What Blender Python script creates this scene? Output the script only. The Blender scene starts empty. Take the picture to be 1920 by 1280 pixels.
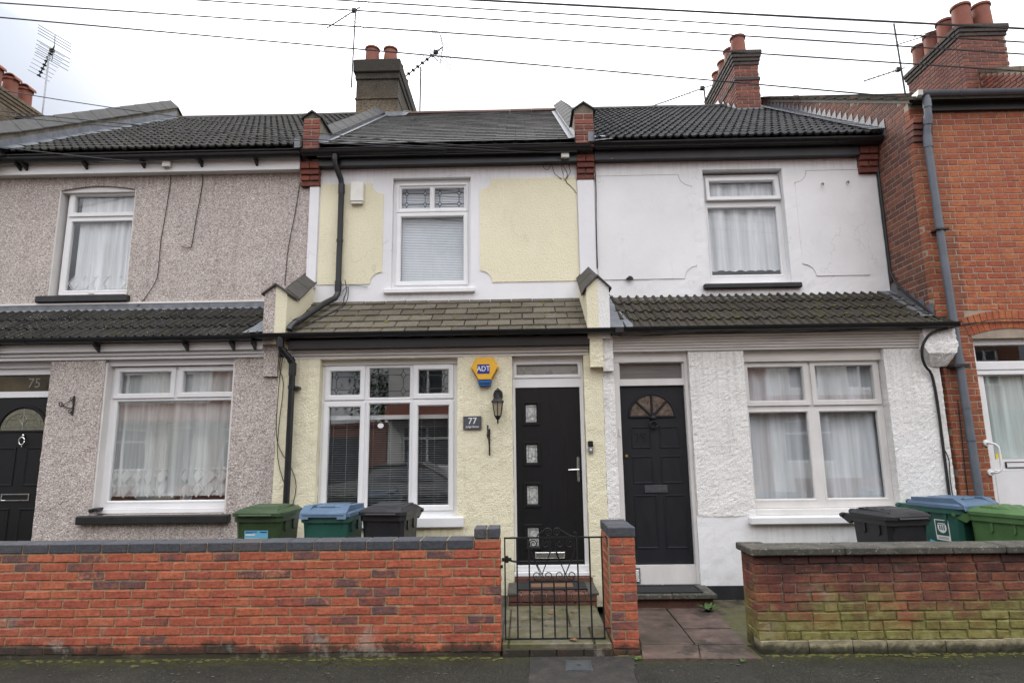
import bpy, math, random
from mathutils import Vector, Matrix, noise, Euler
R = math.radians
rng = random.Random(7)
S = bpy.context.scene
COL = S.collection

# ------------------------------------------------------------------ camera
cam_d = bpy.data.cameras.new('camera'); cam = bpy.data.objects.new('camera', cam_d); COL.objects.link(cam)
yaw, pit, rol = R(.93), R(9.72), R(-.76)
f = Vector((-math.sin(yaw)*math.cos(pit), math.cos(yaw)*math.cos(pit), math.sin(pit)))
r = Vector((math.cos(yaw), math.sin(yaw), 0)); u = r.cross(f)
r2 = r*math.cos(rol)+u*math.sin(rol); u2 = -r*math.sin(rol)+u*math.cos(rol)
cam.matrix_world = Matrix(((r2.x, u2.x, -f.x, 0), (r2.y, u2.y, -f.y, -7.2), (r2.z, u2.z, -f.z, 1.75), (0, 0, 0, 1)))
cam_d.sensor_width = 36; cam_d.lens = 36*1131/1920
cam_d.clip_start = .05; cam_d.clip_end = 2000
S.camera = cam

# ------------------------------------------------------------------ sky, sun, exposure
SUN_EL, SUN_AZ = R(34), R(-29)            # behind the roofs, a little left (azimuth from +Y towards +X)
SUN_DIR = Vector((math.sin(SUN_AZ)*math.cos(SUN_EL), math.cos(SUN_AZ)*math.cos(SUN_EL), math.sin(SUN_EL)))
W = bpy.data.worlds.new('World'); S.world = W; W.use_nodes = True
wn = W.node_tree; wn.nodes.clear()
def wN(t, **k):
    n = wn.nodes.new(t)
    for a, b in k.items(): setattr(n, a, b)
    return n
wl = wn.links.new
out = wN('ShaderNodeOutputWorld'); bg = wN('ShaderNodeBackground'); bg.inputs[1].default_value = .1
sky = wN('ShaderNodeTexSky', sky_type='NISHITA'); sky.sun_disc = False
sky.sun_elevation = SUN_EL; sky.sun_rotation = SUN_AZ
tc = wN('ShaderNodeTexCoord')
mp = wN('ShaderNodeMapping'); mp.inputs['Scale'].default_value = (1.5, 1.5, 3.4); mp.inputs['Location'].default_value = (2.2, .7, 1.3)
n1 = wN('ShaderNodeTexNoise'); n1.inputs['Scale'].default_value = 1.7; n1.inputs['Detail'].default_value = 7; n1.inputs['Roughness'].default_value = .55
wl(tc.outputs['Generated'], mp.inputs[0]); wl(mp.outputs[0], n1.inputs['Vector'])
def wmath(op, a, b=None, clamp=False):
    x = wN('ShaderNodeMath', operation=op, use_clamp=clamp)
    for i, v in enumerate((a, b)):
        if v is None: continue
        if isinstance(v, (int, float)): x.inputs[i].default_value = v
        else: wl(v, x.inputs[i])
    return x.outputs[0]
def wdot(d):
    x = wN('ShaderNodeVectorMath', operation='DOT_PRODUCT'); x.inputs[1].default_value = Vector(d).normalized(); wl(tc.outputs['Generated'], x.inputs[0]); return x.outputs['Value']
# broken overcast: bluish grey cloud bank low on the left, thin grey wisps elsewhere, bright round the veiled sun
bank = wmath('MULTIPLY', wmath('SUBTRACT', wdot((-.82, .60, .42)), .84), 6.5)
bank = wmath('ADD', bank, wmath('MULTIPLY', wmath('SUBTRACT', n1.outputs['Fac'], .5), 3.2), True)
cr = wN('ShaderNodeValToRGB'); e = cr.color_ramp.elements
e[0].position = .43; e[0].color = (2.9, 3.0, 3.2, 1); e[1].position = .60; e[1].color = (7.2, 7.2, 7.3, 1)
wl(n1.outputs['Fac'], cr.inputs[0])
cl = wN('ShaderNodeMix', data_type='RGBA'); cl.inputs[7].default_value = (1.75, 1.9, 2.2, 1)
wl(bank, cl.inputs[0]); wl(cr.outputs[0], cl.inputs[6])
zen = wN('ShaderNodeSeparateXYZ'); wl(tc.outputs['Generated'], zen.inputs[0])
lum = wmath('ADD', .72, wmath('MULTIPLY', wmath('POWER', wmath('MAXIMUM', zen.outputs['Z'], 0), 1.6), 2.6))     # overcast: brighter towards the zenith
cz_ = wN('ShaderNodeMix', data_type='RGBA', blend_type='MULTIPLY'); cz_.inputs[0].default_value = 1
wl(cl.outputs[2], cz_.inputs[6]); wl(lum, cz_.inputs[7])
gl = wN('ShaderNodeMix', data_type='RGBA', blend_type='ADD'); gl.inputs[7].default_value = (5, 4.95, 4.8, 1)
wl(wmath('POWER', wmath('MAXIMUM', wdot(SUN_DIR), 0), 110), gl.inputs[0]); wl(cz_.outputs[2], gl.inputs[6])
mixs = wN('ShaderNodeMix', data_type='RGBA'); mixs.inputs[0].default_value = .97
wl(sky.outputs[0], mixs.inputs[6]); wl(gl.outputs[2], mixs.inputs[7]); wl(mixs.outputs[2], bg.inputs[0]); wl(bg.outputs[0], out.inputs[0])

sd = bpy.data.lights.new('sun', 'SUN'); sd.energy = .8; sd.angle = R(12); sd.color = (1, .96, .9)
sun = bpy.data.objects.new('sun', sd); COL.objects.link(sun)
sun.rotation_euler = (-SUN_DIR).to_track_quat('-Z', 'Y').to_euler()
S.view_settings.view_transform = 'Standard'; S.view_settings.look = 'None'
S.view_settings.exposure = 1.38; S.view_settings.gamma = 1; S.view_settings.use_curve_mapping = False
S.render.resolution_x, S.render.resolution_y = 1024, 682
S.render.engine = 'CYCLES'
S.cycles.max_bounces = 7; S.cycles.transparent_max_bounces = 12; S.cycles.use_denoising = True
S.cycles.caustics_reflective = False; S.cycles.caustics_refractive = False

# ------------------------------------------------------------------ mesh helpers
class MB:
    def __init__(s): s.v = []; s.f = []; s.a = []; s.r = 0.0
    def add(s, vs, fs):
        o = len(s.v); s.v += [tuple(p) for p in vs]
        s.f += [[i+o for i in q] for q in fs]; s.a += [s.r]*len(fs); return s
    def box(s, x0, x1, y0, y1, z0, z1, b=0):
        if b <= 0:
            v = [(x, y, z) for x in (x0, x1) for y in (y0, y1) for z in (z0, z1)]
            return s.add(v, [(0, 1, 3, 2), (4, 6, 7, 5), (0, 4, 5, 1), (2, 3, 7, 6), (0, 2, 6, 4), (1, 5, 7, 3)])
        vs = []; idx = {}
        c = ((x0, x1), (y0, y1), (z0, z1))
        for i in (0, 1):
            for j in (0, 1):
                for k in (0, 1):
                    p = [c[0][i], c[1][j], c[2][k]]; sg = [1-2*i, 1-2*j, 1-2*k]
                    for ax in range(3):   # vertex lying on face ax
                        q = [p[t]+(sg[t]*b if t != ax else 0) for t in range(3)]
                        idx[(i, j, k, ax)] = len(vs); vs.append(q)
        F = []
        for ax in range(3):
            a1, a2 = [t for t in range(3) if t != ax]
            for e_ in (0, 1):
                q = []
                for (m, n) in ((0, 0), (1, 0), (1, 1), (0, 1)):
                    t = [0, 0, 0]; t[ax] = e_; t[a1] = m; t[a2] = n; q.append(idx[(*t, ax)])
                flip = (e_ == 0) != (ax == 1)
                F.append(q[::-1] if flip else q)
            for m in (0, 1):
                for n in (0, 1):       # edges along ax
                    t0 = [0, 0, 0]; t0[a1] = m; t0[a2] = n; t1 = list(t0); t1[ax] = 1
                    F.append([idx[(*t0, a1)], idx[(*t1, a1)], idx[(*t1, a2)], idx[(*t0, a2)]])
        for i in (0, 1):
            for j in (0, 1):
                for k in (0, 1): F.append([idx[(i, j, k, t)] for t in range(3)])
        return s.add(vs, F)
    def prism(s, poly, axis, a0, a1, cap=True):
        """polygon in the two other axes, extruded along axis ('x','y','z')"""
        n = len(poly)
        def P(p, a):
            return (a, p[0], p[1]) if axis == 'x' else ((p[0], a, p[1]) if axis == 'y' else (p[0], p[1], a))
        vs = [P(p, a0) for p in poly]+[P(p, a1) for p in poly]
        fs = [(i, (i+1) % n, n+(i+1) % n, n+i) for i in range(n)]
        if cap: fs += [tuple(range(n))[::-1], tuple(range(n, 2*n))]
        return s.add(vs, fs)
    def sweep(s, poly, path):
        """xz polygon carried along path of (y, dz)"""
        n = len(poly); vs = []; fs = []
        for (y, dz) in path: vs += [(p[0], y, p[1]+dz) for p in poly]
        for k in range(len(path)-1):
            fs += [(k*n+i, k*n+(i+1) % n, (k+1)*n+(i+1) % n, (k+1)*n+i) for i in range(n)]
        m = (len(path)-1)*n
        fs += [tuple(range(n))[::-1], tuple(m+i for i in range(n))]
        return s.add(vs, fs)
    def tube(s, pts, rad, n=8, cap=True):
        pts = [Vector(p) for p in pts]; vs = []; fs = []
        rads = rad if isinstance(rad, (list, tuple)) else [rad]*len(pts)
        t = (pts[1]-pts[0]).normalized(); up = Vector((0, 0, 1)) if abs(t.z) < .9 else Vector((1, 0, 0))
        nrm = (up-t*up.dot(t)).normalized()
        for i, p in enumerate(pts):
            if 0 < i < len(pts)-1: t = ((pts[i+1]-p).normalized()+(p-pts[i-1]).normalized()).normalized()
            elif i: t = (p-pts[i-1]).normalized()
            nrm = (nrm-t*nrm.dot(t)).normalized(); bn = t.cross(nrm)
            for k in range(n):
                a = 2*math.pi*k/n; vs.append(p+(nrm*math.cos(a)+bn*math.sin(a))*rads[i])
        for i in range(len(pts)-1):
            fs += [(i*n+k, i*n+(k+1) % n, (i+1)*n+(k+1) % n, (i+1)*n+k) for k in range(n)]
        if cap: fs += [tuple(range(n))[::-1], tuple((len(pts)-1)*n+k for k in range(n))]
        return s.add(vs, fs)
    def lathe(s, prof, c, n=20):
        vs = []; fs = []
        for (rr, z) in prof:
            vs += [(c[0]+rr*math.cos(2*math.pi*k/n), c[1]+rr*math.sin(2*math.pi*k/n), c[2]+z) for k in range(n)]
        for i in range(len(prof)-1):
            fs += [(i*n+k, i*n+(k+1) % n, (i+1)*n+(k+1) % n, (i+1)*n+k) for k in range(n)]
        return s.add(vs, fs)
    def xf(s, M, start=0):
        for i in range(start, len(s.v)): s.v[i] = tuple(M @ Vector(s.v[i]))
        return s
    def mesh(s, name, mat=None, smooth=False):
        me = bpy.data.meshes.new(name); me.from_pydata(s.v, [], s.f)
        at = me.attributes.new('rnd', 'FLOAT', 'FACE'); at.data.foreach_set('value', s.a)
        if smooth: me.polygons.foreach_set('use_smooth', [True]*len(me.polygons))
        if mat: me.materials.append(mat)
        me.update(); return me

BASE = {}
def link(name, me, parent=None, loc=None, rot=None, kind=None, label=None):
    o = bpy.data.objects.new(name, me); COL.objects.link(o)
    if parent is not None:
        o.parent = parent
        if parent.name in BASE: o.matrix_parent_inverse = Matrix.Translation(-BASE[parent.name])
    if loc: o.location = loc
    if rot: o.rotation_euler = rot
    if kind: o['kind'] = kind
    if label: o['label'] = label
    return o
def obj(name, mb, mat, parent=None, smooth=False, kind=None, label=None, autosmooth=None):
    me = mb.mesh(name, mat, smooth)
    if autosmooth is not None and hasattr(me, 'set_sharp_from_angle'):
        me.polygons.foreach_set('use_smooth', [True]*len(me.polygons)); me.set_sharp_from_angle(angle=R(autosmooth))
    return link(name, me, parent, kind=kind, label=label)
def tag(o, label, cat, group=None):
    o['label'] = label; o['category'] = cat
    if group: o['group'] = group
    return o
def thing(name, label, cat, loc, group=None):
    o = bpy.data.objects.new(name, None); COL.objects.link(o); o.location = loc
    o.empty_display_size = .2
    BASE[o.name] = Vector(loc); return tag(o, label, cat, group)
def B(*a, b=0): return MB().box(*a, b=b)

def panel(x0, x1, z0, z1, holes, yf, yb, step=0, amp=0, seed=0, freq=9):
    """upright wall panel with openings; real reveals; optional uneven hand-rendered face"""
    xs = {x0, x1}; zs = {z0, z1}
    for h in holes:
        xs |= {min(max(h[0], x0), x1), min(max(h[1], x0), x1)}; zs |= {min(max(h[2], z0), z1), min(max(h[3], z0), z1)}
    def fill(st):
        st = sorted(st)
        if not step: return st
        o = []
        for a, b in zip(st, st[1:]):
            n = max(1, round((b-a)/step)); o += [a+(b-a)*i/n for i in range(n)]
        return o+[st[-1]]
    xs = fill(xs); zs = fill(zs); mb = MB(); nx, nz = len(xs), len(zs)
    def inside(i, j):
        cx, cz = (xs[i]+xs[i+1])/2, (zs[j]+zs[j+1])/2
        return any(h[0] < cx < h[1] and h[2] < cz < h[3] for h in holes)
    solid = [[not inside(i, j) for j in range(nz-1)] for i in range(nx-1)]
    vs = []
    for i, x in enumerate(xs):
        for j, z in enumerate(zs):
            y = yf; dx = dz = 0
            if amp:
                p = Vector((x*freq+seed, z*freq, seed*1.7))
                y -= amp*noise.noise(p)+amp*.8*noise.noise(p*3.1)+amp*1.2*noise.noise(p*.17)
                dx = amp*.9*noise.noise(p*1.3+Vector((9, 4, 2))); dz = amp*.7*noise.noise(p*1.3+Vector((1, 7, 5)))
            vs.append((x+dx, y, z+dz))
    n0 = len(vs)
    vs += [(v[0], yb, v[2]) for v in vs]
    fs = []
    I = lambda i, j: i*nz+j
    for i in range(nx-1):
        for j in range(nz-1):
            if not solid[i][j]: continue
            fs.append((I(i, j), I(i+1, j), I(i+1, j+1), I(i, j+1)))
            for (di, dj, a, b) in ((-1, 0, I(i, j+1), I(i, j)), (1, 0, I(i+1, j), I(i+1, j+1)), (0, -1, I(i, j), I(i+1, j)), (0, 1, I(i+1, j+1), I(i, j+1))):
                ii, jj = i+di, j+dj
                if ii < 0 or jj < 0 or ii >= nx-1 or jj >= nz-1 or not solid[ii][jj]:
                    fs.append((b, a, n0+a, n0+b))
    return mb.add(vs, fs)

def ring(mb, o, i, yf, yb, bev=.012):
    """picture-frame ring: outer rect o, inner rect i (x0,x1,z0,z1) with sloping inner bead"""
    a = [(o[0], o[2]), (o[1], o[2]), (o[1], o[3]), (o[0], o[3])]
    m = [(i[0]-bev, i[2]-bev), (i[1]+bev, i[2]-bev), (i[1]+bev, i[3]+bev), (i[0]-bev, i[3]+bev)]
    n = [(i[0], i[2]), (i[1], i[2]), (i[1], i[3]), (i[0], i[3])]
    vs = [(p[0], yb, p[1]) for p in a]+[(p[0], yf+.004, p[1]) for p in a]+[(p[0]+(.004 if k in (0, 3) else -.004), yf, p[1]+(.004 if k < 2 else -.004)) for k, p in enumerate(a)]
    vs += [(p[0], yf, p[1]) for p in m]+[(p[0], yf+bev*1.1, p[1]) for p in n]+[(p[0], yb, p[1]) for p in n]
    fs = []
    for L in range(5):
        for k in range(4): fs.append((L*4+k, L*4+(k+1) % 4, (L+1)*4+(k+1) % 4, (L+1)*4+k))
    mb.add(vs, fs)

def text_mesh(body, size, loc, mat, parent, name, extrude=.003, align='CENTER', rot=(R(90), 0, 0), sx=1):
    cu = bpy.data.curves.new('lettering', 'FONT'); cu.body = body; cu.size = size; cu.extrude = extrude
    cu.align_x = align; cu.align_y = 'CENTER'; cu.resolution_u = 3
    t = bpy.data.objects.new('tmp', cu); COL.objects.link(t)
    bpy.context.view_layer.update()
    me = bpy.data.meshes.new_from_object(t.evaluated_get(bpy.context.evaluated_depsgraph_get()))
    bpy.data.objects.remove(t); bpy.data.curves.remove(cu)
    me.transform(Matrix.Translation(loc) @ Euler(rot).to_matrix().to_4x4() @ Matrix.Diagonal((sx, 1, 1, 1)))
    me.materials.clear(); me.materials.append(mat)
    return link(name, me, parent)

# ------------------------------------------------------------------ materials
class Mat:
    def __init__(s, name):
        s.m = bpy.data.materials.new(name); s.m.use_nodes = True; s.t = s.m.node_tree
        s.b = s.t.nodes['Principled BSDF']; s._pos = None
    def n(s, t, **k):
        x = s.t.nodes.new('ShaderNode'+t)
        for a, b in k.items():
            if a.startswith('_'): setattr(x, a[1:], b)
        return x
    def l(s, a, b): s.t.links.new(a, b)
    def pos(s):
        if s._pos is None: s._pos = s.n('NewGeometry').outputs['Position']
        return s._pos
    def obc(s): return s.n('TexCoord').outputs['Object']
    def noise(s, scale, detail=4, rough=.55, vec=None, stretch=None, off=(0, 0, 0)):
        x = s.n('TexNoise'); x.inputs['Scale'].default_value = scale; x.inputs['Detail'].default_value = detail; x.inputs['Roughness'].default_value = rough
        v = vec or s.pos()
        if stretch or off != (0, 0, 0):
            mp = s.n('Mapping'); mp.inputs['Scale'].default_value = stretch or (1, 1, 1); mp.inputs['Location'].default_value = off; s.l(v, mp.inputs[0]); v = mp.outputs[0]
        s.l(v, x.inputs['Vector']); return x.outputs['Fac']
    def voro(s, scale, feature='F1', vec=None, rnd=1):
        x = s.n('TexVoronoi', _feature=feature); x.inputs['Scale'].default_value = scale; x.inputs['Randomness'].default_value = rnd
        s.l(vec or s.pos(), x.inputs['Vector']); return x
    def ramp(s, fac, stops, interp='LINEAR'):
        x = s.n('ValToRGB'); x.color_ramp.interpolation = interp; e = x.color_ramp.elements
        while len(e) < len(stops): e.new(.5)
        for el, (p, c) in zip(e, stops):
            el.position = p; el.color = (*c, 1) if not isinstance(c, (int, float)) else (c, c, c, 1)
        s.l(fac, x.inputs[0]); return x.outputs[0]
    def math(s, op, a, b=None, clamp=False):
        x = s.n('Math', _operation=op, _use_clamp=clamp)
        for i, v in enumerate((a, b)):
            if v is None: continue
            if isinstance(v, (int, float)): x.inputs[i].default_value = v
            else: s.l(v, x.inputs[i])
        return x.outputs[0]
    def mix(s, fac, a, b, mode='MIX'):
        x = s.n('Mix', _data_type='RGBA', _blend_type=mode)
        for i, v in ((0, fac), (6, a), (7, b)):
            if isinstance(v, (int, float)): x.inputs[i].default_value = v
            elif isinstance(v, tuple): x.inputs[i].default_value = (*v, 1)
            else: s.l(v, x.inputs[i])
        return x.outputs[2]
    def color(s, c):
        if isinstance(c, tuple): s.b.inputs['Base Color'].default_value = (*c, 1)
        else: s.l(c, s.b.inputs['Base Color'])
    def rough(s, v):
        if isinstance(v, (int, float)): s.b.inputs['Roughness'].default_value = v
        else: s.l(v, s.b.inputs['Roughness'])
    def bump(s, h, strength=.5, dist=.01, prev=None):
        x = s.n('Bump'); x.inputs['Strength'].default_value = strength; x.inputs['Distance'].default_value = dist
        s.l(h, x.inputs['Height'])
        if prev is not None: s.l(prev, x.inputs['Normal'])
        s.l(x.outputs[0], s.b.inputs['Normal']); return x.outputs[0]
    def sep(s, v=None):
        x = s.n('SeparateXYZ'); s.l(v or s.pos(), x.inputs[0]); return x.outputs
    def rand(s):
        a = s.n('Attribute'); a.attribute_name = 'rnd'
        o = s.n('ObjectInfo'); return s.math('FRACT', s.math('ADD', a.outputs['Fac'], o.outputs['Random']))
    def maprange(s, v, a, b, c=0, d=1):
        x = s.n('MapRange'); 
        for i, q in enumerate((a, b, c, d)): x.inputs[i+1].default_value = q
        s.l(v, x.inputs[0]); return x.outputs[0]

def plain(name, c, rough=.5, var=.12, scale=6, bump=.0, bscale=60, metal=0, spec=.5, dirt=None, dirtc=(.12, .11, .09), obc=False, stretch=None):
    m = Mat(name); v = m.obc() if obc else None
    n = m.noise(scale, 5, .6, vec=v, stretch=stretch)
    col = m.mix(1.0, c, m.ramp(n, [(.25, 1-var*1.6), (.75, 1+var)]), 'MULTIPLY')
    if dirt:
        d = m.ramp(m.noise(scale*1.7, 8, .68, vec=v, stretch=stretch, off=(3, 5, 1)), [(1-dirt, 0), (min(1, 1.12-dirt*.7), 1)])
        col = m.mix(d, col, dirtc)
    m.color(col); m.rough(m.maprange(n, 0, 1, rough*.8, min(1, rough*1.2)))
    m.b.inputs['Metallic'].default_value = metal; m.b.inputs['Specular IOR Level'].default_value = spec
    if bump: m.bump(m.noise(bscale, 4, .6, vec=v), bump, .004)
    return m.m

M = {}
M['upvc'] = plain('white_upvc', (.80, .80, .81), .3, .04, 3, dirt=.26, dirtc=(.55, .54, .50))
M['white_paint'] = plain('old_white_gloss_paint', (.72, .70, .68), .42, .07, 5, bump=.15, bscale=30, dirt=.33, dirtc=(.42, .38, .33), stretch=(1, 1, .5))
M['cream_frieze'] = plain('weathered_cream_paint', (.66, .63, .59), .5, .10, 5, bump=.2, bscale=25, dirt=.36, dirtc=(.40, .36, .31), stretch=(.35, 1, 2.5))
M['white_fascia'] = plain('white_fascia_board', (.76, .76, .76), .35, .05, 4, dirt=.3, dirtc=(.5, .48, .45), stretch=(.3, 1, 2))
M['black_pvc'] = plain('black_pvc', (.012, .012, .014), .36, .25, 8, bump=.06, bscale=20, dirt=.26, dirtc=(.035, .035, .034))
M['black_door'] = None
M['black_iron'] = plain('black_iron_paint', (.012, .012, .013), .42, .3, 30, bump=.2, bscale=90)
M['black_sill'] = plain('black_sill_paint', (.016, .016, .018), .5, .4, 9, bump=.2, bscale=40, dirt=.32, dirtc=(.07, .07, .07))
M['grey_pipe'] = plain('grey_blue_pipe_paint', (.12, .135, .16), .42, .12, 5, bump=.05, dirt=.3, dirtc=(.07, .075, .08))
M['lead'] = plain('lead_flashing', (.17, .18, .20), .5, .28, 9, bump=.35, bscale=22, metal=.1, dirt=.36, dirtc=(.34, .35, .37))
M['slate_coping'] = plain('grey_coping_tile', (.085, .083, .081), .85, .25, 7, bump=.3, bscale=50, spec=.2, dirt=.38, dirtc=(.19, .19, .175))
M['dark_coping'] = plain('dark_brown_coping_tile', (.06, .054, .048), .7, .25, 9, bump=.3, bscale=50, dirt=.3, dirtc=(.12, .12, .1))
M['chrome'] = plain('polished_chrome', (.78, .78, .77), .16, .05, 20, metal=1)
M['brass'] = plain('dull_brass', (.45, .33, .14), .35, .1, 20, metal=1)
M['leading'] = plain('window_leading', (.07, .075, .08), .5, .1, 20)
M['silver_lead'] = plain('silver_glass_leading', (.5, .5, .5), .3, .1, 20, metal=.8)
M['interior'] = plain('dim_room_plaster', (.26, .23, .19), .9, .2, 1.2)
M['blind'] = plain('blind_slats', (.40, .41, .42), .5, .05, 8)
M['blind_closed'] = plain('closed_blind_slats', (.70, .74, .78), .5, .05, 8)
M['cable'] = plain('black_cable', (.014, .014, .015), .55, .2, 20)
M['cable_grey'] = plain('grey_cable', (.13, .125, .12), .6, .2, 20)
M['wire'] = plain('telephone_wire', (.05, .05, .055), .6, .2, 3)
M['alu'] = plain('dull_aluminium', (.34, .35, .36), .42, .15, 20, metal=.8)
M['aerial_dark'] = plain('dark_aerial_plastic', (.03, .03, .032), .5, .2, 20)
M['plastic_white'] = plain('aged_white_plastic', (.72, .71, .66), .4, .05, 9, dirt=.28, dirtc=(.5, .48, .4))
M['bell_yellow'] = plain('yellow_plastic', (.78, .42, .035), .38, .04, 8)
M['bell_edge'] = plain('ochre_plastic', (.5, .26, .03), .45, .06, 8)
M['bell_blue'] = plain('blue_plastic', (.02, .10, .30), .25, .1, 8)
M['logo_blue'] = plain('logo_blue', (.02, .03, .22), .4, .02, 5)
M['logo_white'] = plain('logo_white', (.86, .86, .86), .4, .02, 5)
M['slate_sign'] = plain('slate_grey_sign', (.07, .078, .09), .5, .08, 20, bump=.1)
M['rubber'] = plain('black_rubber_mat', (.014, .015, .017), .85, .5, 40, bump=.6, bscale=120, dirt=.4, dirtc=(.06, .065, .07))
M['coir'] = plain('brown_coir', (.20, .10, .05), .95, .35, 60, bump=.8, bscale=160)
def concrete():
    m = Mat('concrete'); n = m.noise(6, 7, .7); c = m.ramp(n, [(.28, (.030, .028, .023)), (.5, (.070, .065, .053)), (.72, (.13, .12, .10))])
    c = m.mix(m.ramp(m.noise(45, 4, .6, off=(3, 1, 8)), [(.60, 0), (.68, .75)]), c, (.30, .285, .24)); c = m.mix(m.ramp(m.noise(36, 4, .6, off=(9, 1, 2)), [(.60, 0), (.68, .8)]), c, (.025, .024, .018))
    m.color(c); m.rough(.92); m.bump(m.noise(70, 5, .7), .7, .006); return m.m
M['concrete'] = concrete()
M['plinth_black'] = plain('black_bitumen_paint', (.015, .016, .02), .6, .3, 8, bump=.3)
M['iron_cover'] = plain('cast_iron_cover', (.05, .055, .06), .6, .3, 30, bump=.6, bscale=50, dirt=.35, dirtc=(.11, .11, .1))
M['pot'] = plain('terracotta_pot', (.22, .068, .040), .72, .25, 5, bump=.25, bscale=20, dirt=.36, dirtc=(.09, .055, .04), obc=False)
M['soot'] = plain('sooty_rim', (.03, .024, .022), .9, .3, 9)
M['ridge_red'] = plain('brown_red_ridge_tile', (.10, .052, .04), .8, .25, 6, bump=.3, bscale=30, dirt=.4, dirtc=(.09, .085, .07))
M['ridge_dark'] = plain('dark_ridge_tile', (.055, .05, .045), .85, .25, 6, bump=.3, bscale=30, dirt=.4, dirtc=(.10, .10, .075))
M['sill_white'] = plain('white_masonry_paint', (.76, .76, .77), .6, .05, 5, bump=.2, bscale=40, dirt=.27, dirtc=(.5, .49, .46))
M['mortar_fillet'] = plain('grey_mortar_fillet', (.19, .17, .15), .95, .25, 10, bump=.6, bscale=40)
M['sticker_blue'] = plain('pale_blue_sticker', (.16, .48, .68), .4, .03, 5)
M['sticker_white'] = plain('white_sticker', (.8, .8, .8), .4, .03, 5)
M['sticker_green'] = plain('green_print', (.18, .5, .1), .4, .03, 5)
M['sticker_yellow'] = plain('yellow_sticker', (.7, .6, .06), .5, .03, 5)
M['joint'] = plain('grey_shadow_line', (.38, .37, .36), .9, .3, 8)
M['leaf'] = plain('weed_green', (.06, .11, .03), .6, .3, 30)
M['dry_leaf'] = plain('dry_brown_leaf', (.22, .12, .05), .8, .3, 60)
M['amber_glass'] = plain('frosted_lamp_glass', (.36, .31, .22), .35, .15, 20)

def door_black():
    m = Mat('black_grained_door'); g = m.noise(3, 8, .65, stretch=(22, 1, 1.1))
    m.color(m.mix(g, (.006, .006, .007), (.012, .012, .014))); m.b.inputs['Specular IOR Level'].default_value = .32; m.rough(m.maprange(g, .2, .8, .34, .5)); m.bump(g, .25, .004); return m.m
M['black_door'] = door_black()
def door_old():
    m = Mat('black_gloss_painted_timber'); g = m.noise(5, 6, .6, stretch=(3, 1, 1))
    m.color(m.mix(g, (.008, .009, .012), (.015, .017, .021))); m.b.inputs['Specular IOR Level'].default_value = .35; m.rough(m.maprange(g, .2, .8, .42, .62)); m.bump(m.noise(30, 4), .12, .003); return m.m
M['door_old'] = door_old()

def runs(m, c, spots, tint, k=.5):
    x, y, z = m.sep(); st_ = m.ramp(m.noise(9, 4, .6, stretch=(2.6, 1, .12), off=(1, 2, 6)), [(.44, 0), (.66, 1)])
    for (x0, x1, zt, L) in spots:
        a = m.maprange(x, x0-.06, x0+.06); b = m.maprange(x, x1-.06, x1+.06, 1, 0)
        d = m.math('MULTIPLY', m.maprange(z, zt-L, zt), m.math('LESS_THAN', z, zt+.01))
        f_ = m.math('MULTIPLY', m.math('MULTIPLY', m.math('MULTIPLY', a, b), d), m.math('MULTIPLY', st_, k), True); c = m.mix(f_, c, tint)
    return c
def cracks(m, c, sc, tint, k):
    wv = m.n('VectorMath', _operation='ADD'); nz = m.n('TexNoise'); nz.inputs['Scale'].default_value = 3; nz.inputs['Detail'].default_value = 5; m.l(m.pos(), nz.inputs['Vector']); m.l(m.pos(), wv.inputs[0]); m.l(nz.outputs['Color'], wv.inputs[1])
    ed = m.voro(sc, 'DISTANCE_TO_EDGE', vec=wv.outputs[0]).outputs['Distance']
    return m.mix(m.math('MULTIPLY', m.ramp(ed, [(0, k), (.006, 0)]), m.ramp(m.noise(.9, 3, off=(2, 7, 4)), [(.5, 0), (.58, 1)])), c, tint)
def pebbledash():
    m = Mat('pink_grey_pebbledash')
    v = m.voro(92); cell = m.sep(v.outputs['Color'])
    c = m.ramp(cell[0], [(0, (.20, .165, .145)), (.14, (.36, .30, .27)), (.34, (.48, .415, .38)), (.62, (.55, .48, .445)), (.84, (.65, .595, .555)), (1, (.82, .79, .76))])
    c = m.mix(m.ramp(v.outputs['Distance'], [(.5, 0), (.85, .45)]), c, (.25, .195, .17))
    c = m.mix(1, c, m.ramp(m.noise(1.1, 5, .6), [(.25, .86), (.75, 1.1)]), 'MULTIPLY')
    streak = m.ramp(m.noise(1.4, 6, .6, stretch=(3.5, 1, .35), off=(4, 1, 2)), [(.55, 0), (.8, .28)])
    c = m.mix(streak, c, (.16, .125, .105))
    c = runs(m, c, [(-6.68, -5.39, 3.757, .5), (-5.2, -3.41, .9, .55), (-7.9, -2.95, 5.6, .5)], (.17, .14, .12), .45)
    m.color(c); m.rough(.85)
    m.bump(m.math('SUBTRACT', 1, v.outputs['Distance']), .75, .009); return m.m
M['pebble'] = pebbledash()
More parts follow.
